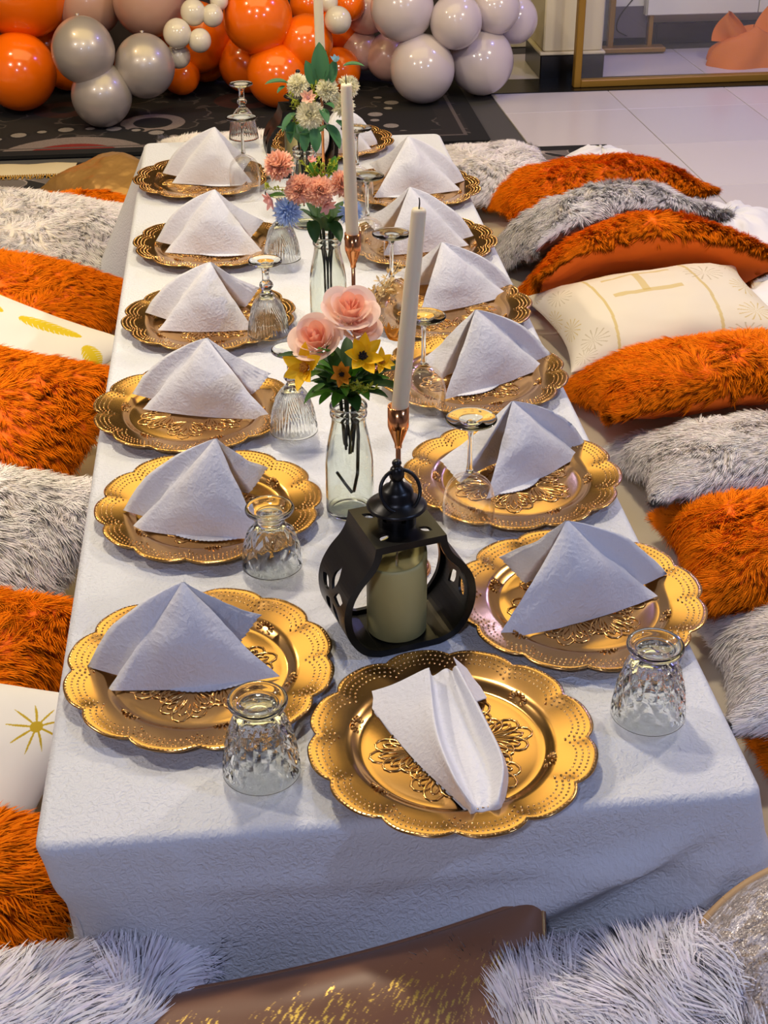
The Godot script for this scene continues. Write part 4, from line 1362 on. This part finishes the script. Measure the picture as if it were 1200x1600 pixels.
func lanterns() -> void:
	var dep := 0.100
	for s in [[Vector3(0.121, TOP + 0.001, -0.352), 15.0, "black metal lantern with leaf shaped cutouts in front of the near bouquet"], [Vector3(0.100, TOP + 0.001, -2.325), 4.0, "black metal lantern behind the white flowers at the far end"]]:
		var t := thing("lantern", s[2], "lantern", s[0], Vector3(0, s[1], 0), "black metal lanterns")
		var c := CSGCombiner3D.new()
		c.name = "body"
		c.material_override = M.black_metal
		c.add_child(slab(lantern_profile(0.0), dep, dep / 2))
		c.add_child(slab(lantern_profile(0.0035), dep - 0.012, dep / 2 - 0.006, CSGShape3D.OPERATION_SUBTRACTION))
		c.add_child(slab(lantern_profile(0.0095), dep + 0.02, dep / 2 + 0.01, CSGShape3D.OPERATION_SUBTRACTION))
		# leaf cutouts on both sides: five leaves round a centre
		for side in [-1.0, 1.0]:
			for k in 5:
				var lf := CSGPolygon3D.new()
				lf.polygon = leaf_poly(0.030, 0.0085)
				lf.depth = 0.06
				lf.operation = CSGShape3D.OPERATION_SUBTRACTION
				var a: float = TAU * k / 5.0 + 0.3
				# local xy plane turned to face sideways
				var b := Basis(Vector3.UP, PI / 2 * side) * Basis(Vector3(0, 0, 1), a)
				lf.transform = Transform3D(b, Vector3(side * 0.108, 0.074, 0) + b * Vector3(0.009, 0, 0))
				c.add_child(lf)
		# four holes in the shoulder plate
		for k in 4:
			var h := CSGPolygon3D.new()
			h.polygon = leaf_poly(0.019, 0.0055)
			h.depth = 0.03
			h.operation = CSGShape3D.OPERATION_SUBTRACTION
			var b := Basis(Vector3.RIGHT, -PI / 2) * Basis(Vector3(0, 0, 1), PI / 4 + PI / 2 * k)
			h.transform = Transform3D(b, Vector3(0, 0.178, 0) + b * Vector3(0.029, 0, 0))
			c.add_child(h)
		t.add_child(c)
		# chimney with small square windows under the hat
		var ch := CSGCombiner3D.new()
		ch.name = "chimney"
		ch.material_override = M.black_metal
		var cy := CSGCylinder3D.new()
		cy.radius = 0.024
		cy.height = 0.030
		cy.sides = 32
		cy.position.y = 0.174
		ch.add_child(cy)
		var ci := CSGCylinder3D.new()
		ci.radius = 0.0215
		ci.height = 0.034
		ci.sides = 32
		ci.position.y = 0.174
		ci.operation = CSGShape3D.OPERATION_SUBTRACTION
		ch.add_child(ci)
		for k in 6:
			var wb := CSGBox3D.new()
			wb.size = Vector3(0.006, 0.006, 0.02)
			wb.operation = CSGShape3D.OPERATION_SUBTRACTION
			wb.transform = Transform3D(Basis(Vector3.UP, TAU * k / 6.0), Vector3(sin(TAU * k / 6.0) * 0.024, 0.176, cos(TAU * k / 6.0) * 0.024))
			ch.add_child(wb)
		t.add_child(ch)
		part("hat", lathed([Vector2(0.0, 0.184), Vector2(0.030, 0.184), Vector2(0.0365, 0.185), Vector2(0.0375, 0.1865), Vector2(0.034, 0.189), Vector2(0.024, 0.195), Vector2(0.021, 0.200), Vector2(0.0205, 0.207), Vector2(0.017, 0.211), Vector2(0.010, 0.216), Vector2(0.007, 0.222), Vector2(0.0, 0.2222)], 40), M.black_metal, t)
		part("finial", lathed(curve2([Vector2(0.0, 0.219), Vector2(0.0062, 0.221), Vector2(0.0095, 0.229), Vector2(0.0075, 0.238), Vector2(0.0045, 0.241), Vector2(0.006, 0.245), Vector2(0.004, 0.249), Vector2(0.0, 0.250)], 3), 20), M.black_metal, t)
		var st := st_new()
		var path := PackedVector3Array()
		for k in 33:
			var a := TAU * k / 32.0
			path.append(Vector3(sin(a) * 0.0255, 0.2125 + cos(a) * 0.0235, 0.012 - cos(a) * 0.012))
		tube(st, path, 0.0024, 0.0024, 8)
		part("ring_handle", done(st), M.black_metal, t)
		for k in 4:
			part("foot", lathed([Vector2(0, -0.001), Vector2(0.005, -0.001), Vector2(0.005, 0.002), Vector2(0, 0.002)], 10), M.black_metal, t, Vector3(0.04 * (1 if k % 2 else -1), 0.0, 0.04 * (1 if k < 2 else -1)))
		# pillar candle inside, with a dished, slanted top
		var pc := thing("pillar_candle", "ivory pillar candle inside the %s lantern" % ("near black" if s[1] > 10 else "far black"), "candle", s[0] + Vector3(0, 0.004, 0.0), Vector3(0, 30 if s[1] > 10 else 200, 0), "pillar candles in the lanterns")
		var rr := 0.0385
		var pts := PackedVector3Array()
		var prof := [[0.0, 0.0], [0.95, 0.0], [1.0, 0.02], [1.0, 0.95], [0.985, 0.992], [0.94, 1.0], [0.89, 0.985], [0.84, 0.90], [0.7, 0.85], [0.0, 0.84]]
		for i in 49:
			var a := TAU * (i % 48) / 48
			var hh := 0.112 + 0.010 * cos(a) + 0.003 * cos(2 * a + 1.0)
			for q in prof: pts.append(Vector3(cos(a) * rr * q[0], hh * q[1] if q[0] > 0.8 else lerpf(hh, 0.112, 1.0 - q[0]) * q[1], sin(a) * rr * q[0]))
		st = st_new()
		grid(st, 48, prof.size() - 1, pts)
		part("wax_body", done(st), M.led_wax, pc)
		st = st_new()
		tube(st, PackedVector3Array([Vector3(0, 0.09, 0), Vector3(0, 0.105, 0), Vector3(0.001, 0.116, 0)]), 0.002, 0.001, 6)
		part("wick", done(st), M.wax, pc)

# ------------------------------------------------------------------ taper candles
func candles() -> void:
	var list := [[Vector3(0.139, TOP, -0.495), 0.250, Vector3(0.022, 0.265, 0.004), "rose gold candlestick right behind the front lantern", "ivory taper candle leaning right above the front lantern"],
		[Vector3(0.135, TOP, -1.155), 0.250, Vector3(-0.006, 0.251, 0.0), "rose gold candlestick between the near and the pink bouquet", "ivory taper candle standing in front of the pink bouquet's right side"],
		[Vector3(0.147, TOP, -2.170), 0.325, Vector3(-0.004, 0.28, 0.0), "rose gold candlestick hidden behind the white bouquet", "farthest ivory taper candle above the white bouquet"]]
	for c in list:
		var h: float = c[1]
		var t := thing("candlestick", c[3], "candlestick", c[0] + Vector3(0, 0.0012, 0), Vector3.ZERO, "rose gold candlesticks along the table")
		part("base", lathed(curve2([Vector2(0, 0), Vector2(0.042, 0.0), Vector2(0.043, 0.003), Vector2(0.040, 0.006), Vector2(0.012, 0.010), Vector2(0.005, 0.018), Vector2(0.0, 0.019)], 3), 36), M.rose_gold, t)
		part("stem", lathed([Vector2(0.0, 0.012), Vector2(0.0034, 0.012), Vector2(0.0034, h - 0.058), Vector2(0.0, h - 0.057)], 14), M.rose_gold, t)
		part("cup", lathed([Vector2(0.0, h - 0.062), Vector2(0.0048, h - 0.061), Vector2(0.0050, h - 0.055), Vector2(0.0135, h - 0.031), Vector2(0.0140, h - 0.028), Vector2(0.0140, h), Vector2(0.0128, h), Vector2(0.0128, h - 0.026), Vector2(0.0, h - 0.030)], 32), M.rose_gold, t)
		var d: Vector3 = c[2]
		var ct := thing("taper_candle", c[4], "candle", c[0] + Vector3(0, h - 0.027, 0), Vector3.ZERO, "ivory taper candles")
		var L := d.length() + 0.027
		var m := part("wax_body", lathed([Vector2(0.0, 0.0), Vector2(0.0108, 0.0), Vector2(0.0112, 0.003), Vector2(0.0108, L * 0.4), Vector2(0.0090, L - 0.004), Vector2(0.0080, L - 0.001), Vector2(0.004, L), Vector2(0.0, L - 0.001)], 28), M.wax, ct)
		m.transform = xf(Vector3.ZERO, d)
		var st := st_new()
		tube(st, PackedVector3Array([Vector3(0, L - 0.004, 0), Vector3(0.0005, L + 0.006, 0), Vector3(-0.003, L + 0.009, 0), Vector3(-0.008, L + 0.010, 0)]), 0.0010, 0.0008, 5)
		part("wick", done(st), M.wick, ct).transform = xf(Vector3.ZERO, d)

# ------------------------------------------------------------------ vases and flowers
func petal(st: SurfaceTool, at: Vector3, dir: Vector3, up: Vector3, len: float, wid: float, curl: float, cup: float, nl := 5, nw := 4, pointed := 1.0) -> void:
	# a petal that starts at «at», runs along dir, bends towards up by curl (radians), cupped across
	var y := dir.normalized()
	var n := (up - y * up.dot(y)).normalized()
	var x := y.cross(n)
	var pts := PackedVector3Array()
	var c := at
	var rows := []
	for j in nl + 1:
		var t := float(j) / nl
		var a := curl * t
		var dd := y * cos(a) + n * sin(a)
		var nn := n * cos(a) - y * sin(a)
		if j > 0: c += dd * len / nl
		var w := wid * pow(sin(PI * clampf(0.08 + 0.92 * pow(t, 0.8), 0.0, 1.0)), 0.75 * pointed) if t < 1.0 else 0.0
		if j == nl: w = wid * 0.06
		rows.append([c, nn, w])
	for i in nw + 1:
		var s := float(i) / nw * 2.0 - 1.0
		for r in rows:
			pts.append(r[0] + x * s * r[2] * 0.5 + r[1] * cup * s * s * r[2])
	grid(st, nw, nl, pts)

func pompom(parent: Node3D, called: String, at: Vector3, dir: Vector3, r: float, m: Material, n: int, width: float, seedn: int) -> void:
	var fr := RandomNumberGenerator.new()
	fr.seed = seedn
	var st := st_new()
	var b := xf(Vector3.ZERO, dir).basis
	for k in n:
		var t := (k + 0.5) / n
		var el := acos(1.0 - 1.45 * t)              # from the middle outwards past the equator
		var az := k * 2.39996
		var d := b * Vector3(sin(el) * cos(az), cos(el), sin(el) * sin(az))
		var rr := r * fr.randf_range(0.88, 1.06)
		petal(st, d * r * 0.15, (d + Vector3(fr.randf_range(-1, 1), fr.randf_range(-1, 1), fr.randf_range(-1, 1)) * 0.12), b * Vector3.UP, rr * 0.85, r * width, fr.randf_range(-0.1, 0.7), 0.35, 4, 2, 0.6)
	lathe(st, [Vector2(0, -r * 0.42), Vector2(r * 0.3, -r * 0.3), Vector2(r * 0.42, 0), Vector2(r * 0.3, r * 0.3), Vector2(0, r * 0.42)], 12)
	var o := part(called, done(st), m, parent, at)
	var cst := st_new()
	for k in 5:
		var a := TAU * k / 5.0
		petal(cst, Vector3.ZERO, b * Vector3(cos(a), -0.2, sin(a)), b * Vector3.UP, r * 0.7, r * 0.5, 0.2, 0.2, 3, 2)
	part("calyx", done(cst), M.leaf, o)

func rose(parent: Node3D, at: Vector3, dir: Vector3, r: float, m: Material, inner: Material) -> void:
	var b := xf(Vector3.ZERO, dir).basis
	var o := Node3D.new()
	o.name = "rose"
	parent.add_child(o, true)
	o.position = at
	var fr := RandomNumberGenerator.new()
	fr.seed = int(absf(at.x) * 90000.0) + 3
	# layers: radius, height, petals, half span, curl
	for L in [[0.96, 0.98, 5, 0.80, 0.30], [0.70, 1.18, 4, 0.92, 0.16], [0.47, 1.30, 4, 0.95, 0.06], [0.27, 1.36, 3, 1.15, 0.02], [0.12, 1.38, 2, 1.5, 0.0]]:
		for k in L[2]:
			var az: float = TAU * k / L[2] + L[0] * 3.0 + fr.randf_range(-0.12, 0.12)
			var hh: float = r * L[1] * fr.randf_range(0.94, 1.06)
			var pts := PackedVector3Array()
			for i in 11:
				var s := i / 10.0 * 2.0 - 1.0
				for j in 9:
					var v := j / 8.0
					var a: float = az + s * L[3] * (0.55 + 0.45 * sin(v * 2.2))
					var rr: float = r * L[0] * (0.30 + 0.70 * sin(v * 1.45)) + r * L[4] * pow(v, 5.0) * (1.0 - 0.4 * s * s)
					rr *= 1.0 + 0.05 * s
					var y: float = hh * (v - 0.10 * L[4] / 0.3 * pow(v, 6.0)) * (1.0 - 0.20 * s * s * v) - r * 0.55
					pts.append(b * Vector3(cos(a) * rr, y, sin(a) * rr))
			var st := st_new()
			grid(st, 10, 8, pts)
			part("petal", done(st), m if L[0] > 0.5 else inner, o)

func star_flower(parent: Node3D, called: String, at: Vector3, dir: Vector3, r: float, n: int, m: Material, heart: Material, curl: float) -> void:
	var fr := RandomNumberGenerator.new()
	fr.seed = int(at.x * 9000.0) + n
	var b := xf(Vector3.ZERO, dir, 1.0, fr.randf() * 3.0).basis
	var o := Node3D.new()
	o.name = called
	parent.add_child(o, true)
	o.position = at
	for k in n:
		var a := TAU * k / n + fr.randf_range(-0.2, 0.2)
		var st := st_new()
		petal(st, b * Vector3(cos(a), 0, sin(a)) * r * 0.12, b * Vector3(cos(a), fr.randf_range(0.15, 0.8), sin(a)), b * Vector3.UP, r * fr.randf_range(0.9, 1.1), r * 0.60, curl * fr.randf_range(0.4, 1.2), 0.28, 6, 4)
		part("petal", done(st), m, o)
	var st := st_new()
	for k in 22:
		var a := k * 2.39996
		var q := sqrt(k / 22.0) * r * 0.22
		tube(st, PackedVector3Array([b * Vector3(cos(a) * q * 0.5, 0, sin(a) * q * 0.5), b * Vector3(cos(a) * q, r * 0.28, sin(a) * q)]), r * 0.03, r * 0.045, 4)
	part("stamens", done(st), heart, o)

func leaf(parent: Node3D, at: Vector3, dir: Vector3, len: float, wid: float, m: Material, curl := -0.5) -> void:
	var st := st_new()
	var d := dir.normalized()
	petal(st, at, d, Vector3.UP if absf(d.y) < 0.9 else Vector3(0, 0.2, 1), len, wid, curl, 0.22, 7, 4, 0.9)
	part("leaf", done(st), m, parent)

func bottle(at: Vector3, label: String) -> Node3D:
	var t := thing("bottle_vase", label, "vase", at + Vector3(0, 0.0012, 0), Vector3.ZERO, "glass bottle vases along the table")
	var st := st_new()
	lathe(st, densify([Vector2(0, 0.002), Vector2(0.022, 0.001), Vector2(0.030, 0.0), Vector2(0.0345, 0.003), Vector2(0.0355, 0.012), Vector2(0.0355, 0.070), Vector2(0.0345, 0.092), Vector2(0.0300, 0.120), Vector2(0.0252, 0.143), Vector2(0.0240, 0.156)], 4), 48)
	lathe(st, densify([Vector2(0.0240, 0.156), Vector2(0.0262, 0.158), Vector2(0.0268, 0.162), Vector2(0.0258, 0.1645), Vector2(0.0250, 0.166), Vector2(0.0268, 0.169), Vector2(0.0270, 0.173), Vector2(0.0258, 0.1755), Vector2(0.0240, 0.175)], 3), 48)
	lathe(st, densify([Vector2(0.0240, 0.175), Vector2(0.0222, 0.170), Vector2(0.0212, 0.156), Vector2(0.0224, 0.142), Vector2(0.0272, 0.119), Vector2(0.0318, 0.091), Vector2(0.0328, 0.070), Vector2(0.0328, 0.014), Vector2(0.0310, 0.008), Vector2(0.020, 0.006), Vector2(0, 0.006)], 4), 48)
	part("glass", done(st), M.green_glass, t)
	return t

func stems(parent: Node3D, n: int, low: float, seedn: int, bent := false) -> void:
	var fr := RandomNumberGenerator.new()
	fr.seed = seedn
	for k in n:
		var a := TAU * k / n
		var st := st_new()
		var e := low + fr.randf_range(0.0, 0.025)
		tube(st, curve3([Vector3(cos(a) * 0.014, 0.200, sin(a) * 0.014), Vector3(cos(a) * 0.010, 0.150, sin(a) * 0.010), Vector3(cos(a + 0.5) * 0.007, 0.11, sin(a + 0.5) * 0.007), Vector3(cos(a + 0.7) * 0.006, e, sin(a + 0.7) * 0.006)], 4), 0.0028, 0.0018, 6)
		part("stem", done(st), M.stem, parent)
	if bent:
		var st := st_new()
		tube(st, PackedVector3Array([Vector3(0.010, 0.17, 0.004), Vector3(0.013, 0.12, 0.006), Vector3(0.011, 0.06, 0.008), Vector3(0.005, 0.030, 0.008), Vector3(0.002, 0.029, 0.008), Vector3(-0.008, 0.046, 0.010), Vector3(-0.019, 0.066, 0.012)]), 0.0027, 0.0022, 7)
		part("stem", done(st), M.stem, parent)

func sprig(parent: Node3D, called: String, from: Vector3, to: Vector3, n: int, m: Material, r: float, seedn: int) -> void:
	var fr := RandomNumberGenerator.new()
	fr.seed = seedn
	var st := st_new()
	tube(st, PackedVector3Array([from, from.lerp(to, 0.5) + Vector3(0, 0.004, 0), to]), 0.0011, 0.0006, 4)
	for k in n:
		var t := lerpf(0.25, 1.0, float(k) / n)
		var p := from.lerp(to, t)
		var d := Vector3(fr.randf_range(-1, 1), fr.randf_range(-0.2, 1), fr.randf_range(-1, 1)).normalized()
		for q in 3:
			petal(st, p + d * r * 0.8, d + Vector3(fr.randf_range(-1, 1), fr.randf_range(-1, 1), fr.randf_range(-1, 1)) * 0.6, Vector3.UP, r * fr.randf_range(0.7, 1.3), r * 0.7, 0.4, 0.2, 2, 2)
		tube(st, PackedVector3Array([p, p + d * r]), 0.0005, 0.0005, 3)
	tag(part(called, done(st), m, parent), "", "", "", "stuff")

func petal_mat(c: Color) -> StandardMaterial3D:
	var m := mat(c, 0.6)
	m.backlight_enabled = true
	m.backlight = Color(c.r * 0.8, c.g * 0.8, c.b * 0.8)
	return m

func vases() -> void:
	M.leaf = petal_mat(Color(0.25, 0.46, 0.10))
	M.dark_leaf = petal_mat(Color(0.13, 0.27, 0.08))
	M.euca = petal_mat(Color(0.22, 0.42, 0.25))
	M.stem = mat(Color(0.07, 0.13, 0.05), 0.6)
	var blush := petal_mat(Color(1.0, 0.88, 0.80))
	var peach := petal_mat(Color(0.98, 0.74, 0.62))
	var yellow := petal_mat(Color(0.99, 0.80, 0.05))
	var amber := petal_mat(Color(0.80, 0.52, 0.08))
	var coral := petal_mat(Color(1.0, 0.82, 0.70))
	var pale := petal_mat(Color(0.96, 0.72, 0.67))
	var blue := petal_mat(Color(0.74, 0.83, 0.96))
	var cream := petal_mat(Color(1.0, 0.985, 0.88))
	var straw := petal_mat(Color(0.86, 0.76, 0.54))
	var lime := petal_mat(Color(0.62, 0.66, 0.18))
	var heart := mat(Color(0.10, 0.06, 0.03), 0.8)
	# --- near vase and bouquet: roses and yellow flowers
	var v1 := Vector3(0.086, TOP, -0.658)
	bottle(v1, "clear glass bottle vase holding roses and yellow flowers")
	var b := thing("bouquet", "artificial bouquet of blush roses and yellow flowers in the nearest vase", "bouquet", v1 + Vector3(0, 0.008, 0))
	var o := b.position
	stems(b, 7, 0.085, 1, true)
	rose(b, Vector3(0.090, 0.752, -0.650) - o, Vector3(0.1, 1, 0.5), 0.033, blush, peach)
	rose(b, Vector3(0.044, 0.716, -0.640) - o, Vector3(-0.35, 1, 0.6), 0.032, blush, peach)
	rose(b, Vector3(0.102, 0.726, -0.655) - o, Vector3(0.3, 1, 0.6), 0.026, blush, peach)
	star_flower(b, "lily", Vector3(0.028, 0.688, -0.615) - o, Vector3(-0.7, 0.35, 0.7), 0.034, 6, yellow, amber, 0.2)
	star_flower(b, "sunflower", Vector3(0.103, 0.700, -0.612) - o, Vector3(0.05, 0.75, 0.75), 0.030, 7, yellow, heart, 0.5)
	star_flower(b, "daisy", Vector3(0.074, 0.679, -0.606) - o, Vector3(-0.1, 0.5, 0.9), 0.018, 7, amber, heart, 0.3)
	star_flower(b, "daisy", Vector3(0.128, 0.692, -0.612) - o, Vector3(0.4, 0.6, 0.7), 0.018, 7, yellow, amber, 0.4)
	star_flower(b, "daisy", Vector3(0.148, 0.652, -0.628) - o, Vector3(0.8, 0.1, 0.5), 0.020, 7, yellow, amber, 0.2)
	star_flower(b, "daisy", Vector3(0.142, 0.715, -0.64) - o, Vector3(0.6, 0.8, 0.2), 0.019, 6, amber, amber, 0.6)
	for l in [[0.030, 0.694, -0.630, -0.9, 0.5, 0.2, 0.045], [0.048, 0.674, -0.628, -0.9, 0.0, 0.4, 0.042], [0.052, 0.655, -0.628, -0.8, -0.3, 0.3, 0.040], [0.062, 0.700, -0.622, -0.4, 0.8, 0.5, 0.040], [0.122, 0.662, -0.635, 0.7, 0.5, 0.3, 0.062], [0.110, 0.650, -0.630, 0.8, 0.25, 0.4, 0.060], [0.078, 0.655, -0.62, 0.0, 0.3, 0.9, 0.036], [0.095, 0.650, -0.62, 0.4, 0.2, 0.9, 0.036], [0.060, 0.640, -0.63, -0.5, 0.2, 0.8, 0.034], [0.140, 0.680, -0.625, 0.9, 0.5, 0.2, 0.030], [0.070, 0.640, -0.66, -0.6, 0.5, -0.5, 0.045], [0.105, 0.645, -0.67, 0.4, 0.6, -0.6, 0.045]]:
		leaf(b, Vector3(l[0], l[1], l[2]) - o, Vector3(l[3], l[4], l[5]), l[6], l[6] * 0.38, M.leaf if l[5] > 0.25 and l[3] < 0.5 else M.dark_leaf)
	for k in 9:
		var a := TAU * k / 9.0
		leaf(b, Vector3(cos(a) * 0.012, 0.18, sin(a) * 0.012), Vector3(cos(a), 1.5, sin(a)), 0.052, 0.026, M.dark_leaf)
	var lr := RandomNumberGenerator.new()
	lr.seed = 77
	for k in 34:
		var a := k * 2.39996
		var t := k / 34.0
		var d := Vector3(cos(a) * (0.5 + 0.6 * t), 1.1 - 0.9 * t, sin(a) * (0.5 + 0.6 * t))
		leaf(b, Vector3(cos(a) * 0.014, 0.185 + 0.035 * (1.0 - t), sin(a) * 0.014), d, lr.randf_range(0.040, 0.056), lr.randf_range(0.017, 0.024), M.leaf if k % 3 == 0 else M.dark_leaf, -0.6)
	for k in 4: sprig(b, "dried_sprig", Vector3(0.110, 0.70, -0.68) - o, Vector3(0.112 + 0.017 * k, 0.755 + 0.014 * k, -0.69 - 0.006 * k) - o, 16, straw, 0.008, 20 + k)
	for k in 3: sprig(b, "filler_sprig", Vector3(0.085, 0.640, -0.63) - o, Vector3(0.078 + 0.020 * k, 0.668 - 0.004 * k, -0.595) - o, 12, lime, 0.007, 30 + k)
	# --- middle vase: coral carnations and blue
	var v2 := Vector3(0.103, TOP, -1.360)
	bottle(v2, "clear glass bottle vase holding coral carnations")
	b = thing("bouquet", "artificial bouquet of coral carnations and a blue flower in the middle vase", "bouquet", v2 + Vector3(0, 0.008, 0))
	o = b.position
	stems(b, 6, 0.03, 2)
	var k2 := 0
	for f in [[0.021, 0.748, -1.335, 0.0300, -0.5, 0.8, 0.5], [0.054, 0.708, -1.325, 0.0290, -0.2, 0.4, 0.9], [0.090, 0.704, -1.322, 0.0290, 0.1, 0.4, 0.9], [0.131, 0.711, -1.335, 0.0280, 0.6, 0.5, 0.6]]:
		pompom(b, "carnation", Vector3(f[0], f[1], f[2]) - o, Vector3(f[4], f[5], f[6]), f[3], coral, 170, 0.34, 50 + k2)
		k2 += 1
	star_flower(b, "small_blossom", Vector3(0.005, 0.686, -1.335) - o, Vector3(-0.9, -0.2, 0.4), 0.020, 6, pale, pale, 0.3)
	star_flower(b, "small_blossom", Vector3(0.078, 0.752, -1.34) - o, Vector3(0.1, 1, 0.2), 0.012, 6, pale, pale, 0.8)
	star_flower(b, "small_blossom", Vector3(0.100, 0.682, -1.312) - o, Vector3(0.3, -0.4, 0.9), 0.018, 6, pale, pale, 0.2)
	pompom(b, "blue_scabious", Vector3(0.032, 0.668, -1.325) - o, Vector3(-0.4, 0.0, 0.9), 0.030, blue, 150, 0.16, 61)
	pompom(b, "blue_scabious", Vector3(0.143, 0.664, -1.325) - o, Vector3(0.6, 0.0, 0.8), 0.026, blue, 130, 0.16, 62)
	for l in [[0.075, 0.645, -1.335, 0.1, -0.5, 0.9, 0.045], [0.108, 0.642, -1.335, 0.4, -0.3, 0.9, 0.048], [0.057, 0.673, -1.340, -0.5, 0.2, 0.7, 0.030], [0.030, 0.690, -1.345, -0.8, 0.3, 0.3, 0.034], [0.120, 0.650, -1.34, 0.8, -0.2, 0.4, 0.045], [0.095, 0.660, -1.33, 0.2, 0.3, 0.9, 0.036], [0.085, 0.72, -1.35, -0.2, 1.0, 0.1, 0.034], [0.112, 0.725, -1.35, 0.3, 1.0, 0.0, 0.034]]:
		leaf(b, Vector3(l[0], l[1], l[2]) - o, Vector3(l[3], l[4], l[5]), l[6], l[6] * 0.55, M.dark_leaf if l[4] < 0.25 else M.leaf)
	for k in 8:
		var a := TAU * k / 8.0
		leaf(b, Vector3(cos(a) * 0.012, 0.18, sin(a) * 0.012), Vector3(cos(a), 2.0, sin(a)), 0.055, 0.028, M.dark_leaf)
	for k in 5: sprig(b, "filler_sprig", Vector3(0.095, 0.70, -1.35) - o, Vector3(0.062 + 0.016 * k, 0.752 - 0.003 * (k % 2), -1.345) - o, 12, lime, 0.007, 70 + k)
	sprig(b, "filler_sprig", Vector3(0.05, 0.69, -1.35) - o, Vector3(-0.012, 0.705, -1.345) - o, 12, lime, 0.007, 78)
	# --- far vase: cream chrysanthemums and eucalyptus
	var v3 := Vector3(0.092, TOP, -1.924)
	bottle(v3, "clear glass bottle vase holding cream chrysanthemums")
	b = thing("bouquet", "artificial bouquet of cream chrysanthemums and eucalyptus in the farthest vase", "bouquet", v3 + Vector3(0, 0.008, 0))
	o = b.position
	stems(b, 6, 0.03, 3)
	k2 = 0
	for f in [[0.083, 0.745, -1.915, 0.0270, -0.3, 0.7, 0.6], [0.144, 0.735, -1.910, 0.0275, 0.2, 0.6, 0.7], [0.105, 0.688, -1.895, 0.0330, -0.1, 0.3, 0.9], [0.176, 0.702, -1.91, 0.0290, 0.5, 0.4, 0.7], [0.190, 0.738, -1.92, 0.0265, 0.7, 0.7, 0.3]]:
		pompom(b, "chrysanthemum", Vector3(f[0], f[1], f[2]) - o, Vector3(f[4], f[5], f[6]), f[3], cream, 230, 0.22, 90 + k2)
		k2 += 1
	star_flower(b, "small_blossom", Vector3(0.101, 0.728, -1.880) - o, Vector3(0.0, 0.3, 0.9), 0.018, 8, coral, pale, 0.4)
	star_flower(b, "blue_bud", Vector3(0.163, 0.796, -1.9) - o, Vector3(0.1, 0.9, 0.4), 0.016, 6, petal_mat(Color(0.55, 0.72, 0.78)), lime, 1.1)
	for l in [[0.060, 0.752, -1.91, -0.9, 0.3, 0.2, 0.050], [0.055, 0.748, -1.90, -0.6, -0.1, 0.5, 0.026], [0.130, 0.760, -1.905, 0.0, 1.0, 0.15, 0.075], [0.118, 0.750, -1.905, -0.35, 1.0, 0.2, 0.052], [0.146, 0.752, -1.905, 0.35, 1.0, 0.2, 0.050], [0.180, 0.785, -1.905, 0.9, 0.3, 0.2, 0.045], [0.075, 0.690, -1.90, -0.8, -0.5, 0.4, 0.050], [0.070, 0.672, -1.90, -0.4, -0.9, 0.5, 0.046], [0.140, 0.665, -1.89, 0.6, -0.6, 0.6, 0.058], [0.160, 0.672, -1.895, 0.8, -0.5, 0.3, 0.056], [0.112, 0.660, -1.885, 0.1, -0.9, 0.6, 0.050], [0.095, 0.655, -1.89, -0.2, -0.9, 0.6, 0.045], [0.130, 0.700, -1.89, 0.3, -0.3, 0.9, 0.040], [0.138, 0.712, -1.885, 0.5, 0.2, 0.8, 0.032]]:
		leaf(b, Vector3(l[0], l[1], l[2]) - o, Vector3(l[3], l[4], l[5]), l[6], l[6] * 0.52, M.euca)
	for k in 8:
		var a := TAU * k / 8.0
		leaf(b, Vector3(cos(a) * 0.012, 0.18, sin(a) * 0.012), Vector3(cos(a), 1.4, sin(a)), 0.060, 0.032, M.euca)
	for q in [[0.055, 0.735], [0.062, 0.71], [0.066, 0.675], [0.120, 0.76], [0.124, 0.73], [0.085, 0.668]]: sprig(b, "filler_sprig", Vector3(0.10, 0.69, -1.91) - o, Vector3(q[0], q[1], -1.885) - o, 10, lime, 0.007, 110 + int(q[0] * 1000))
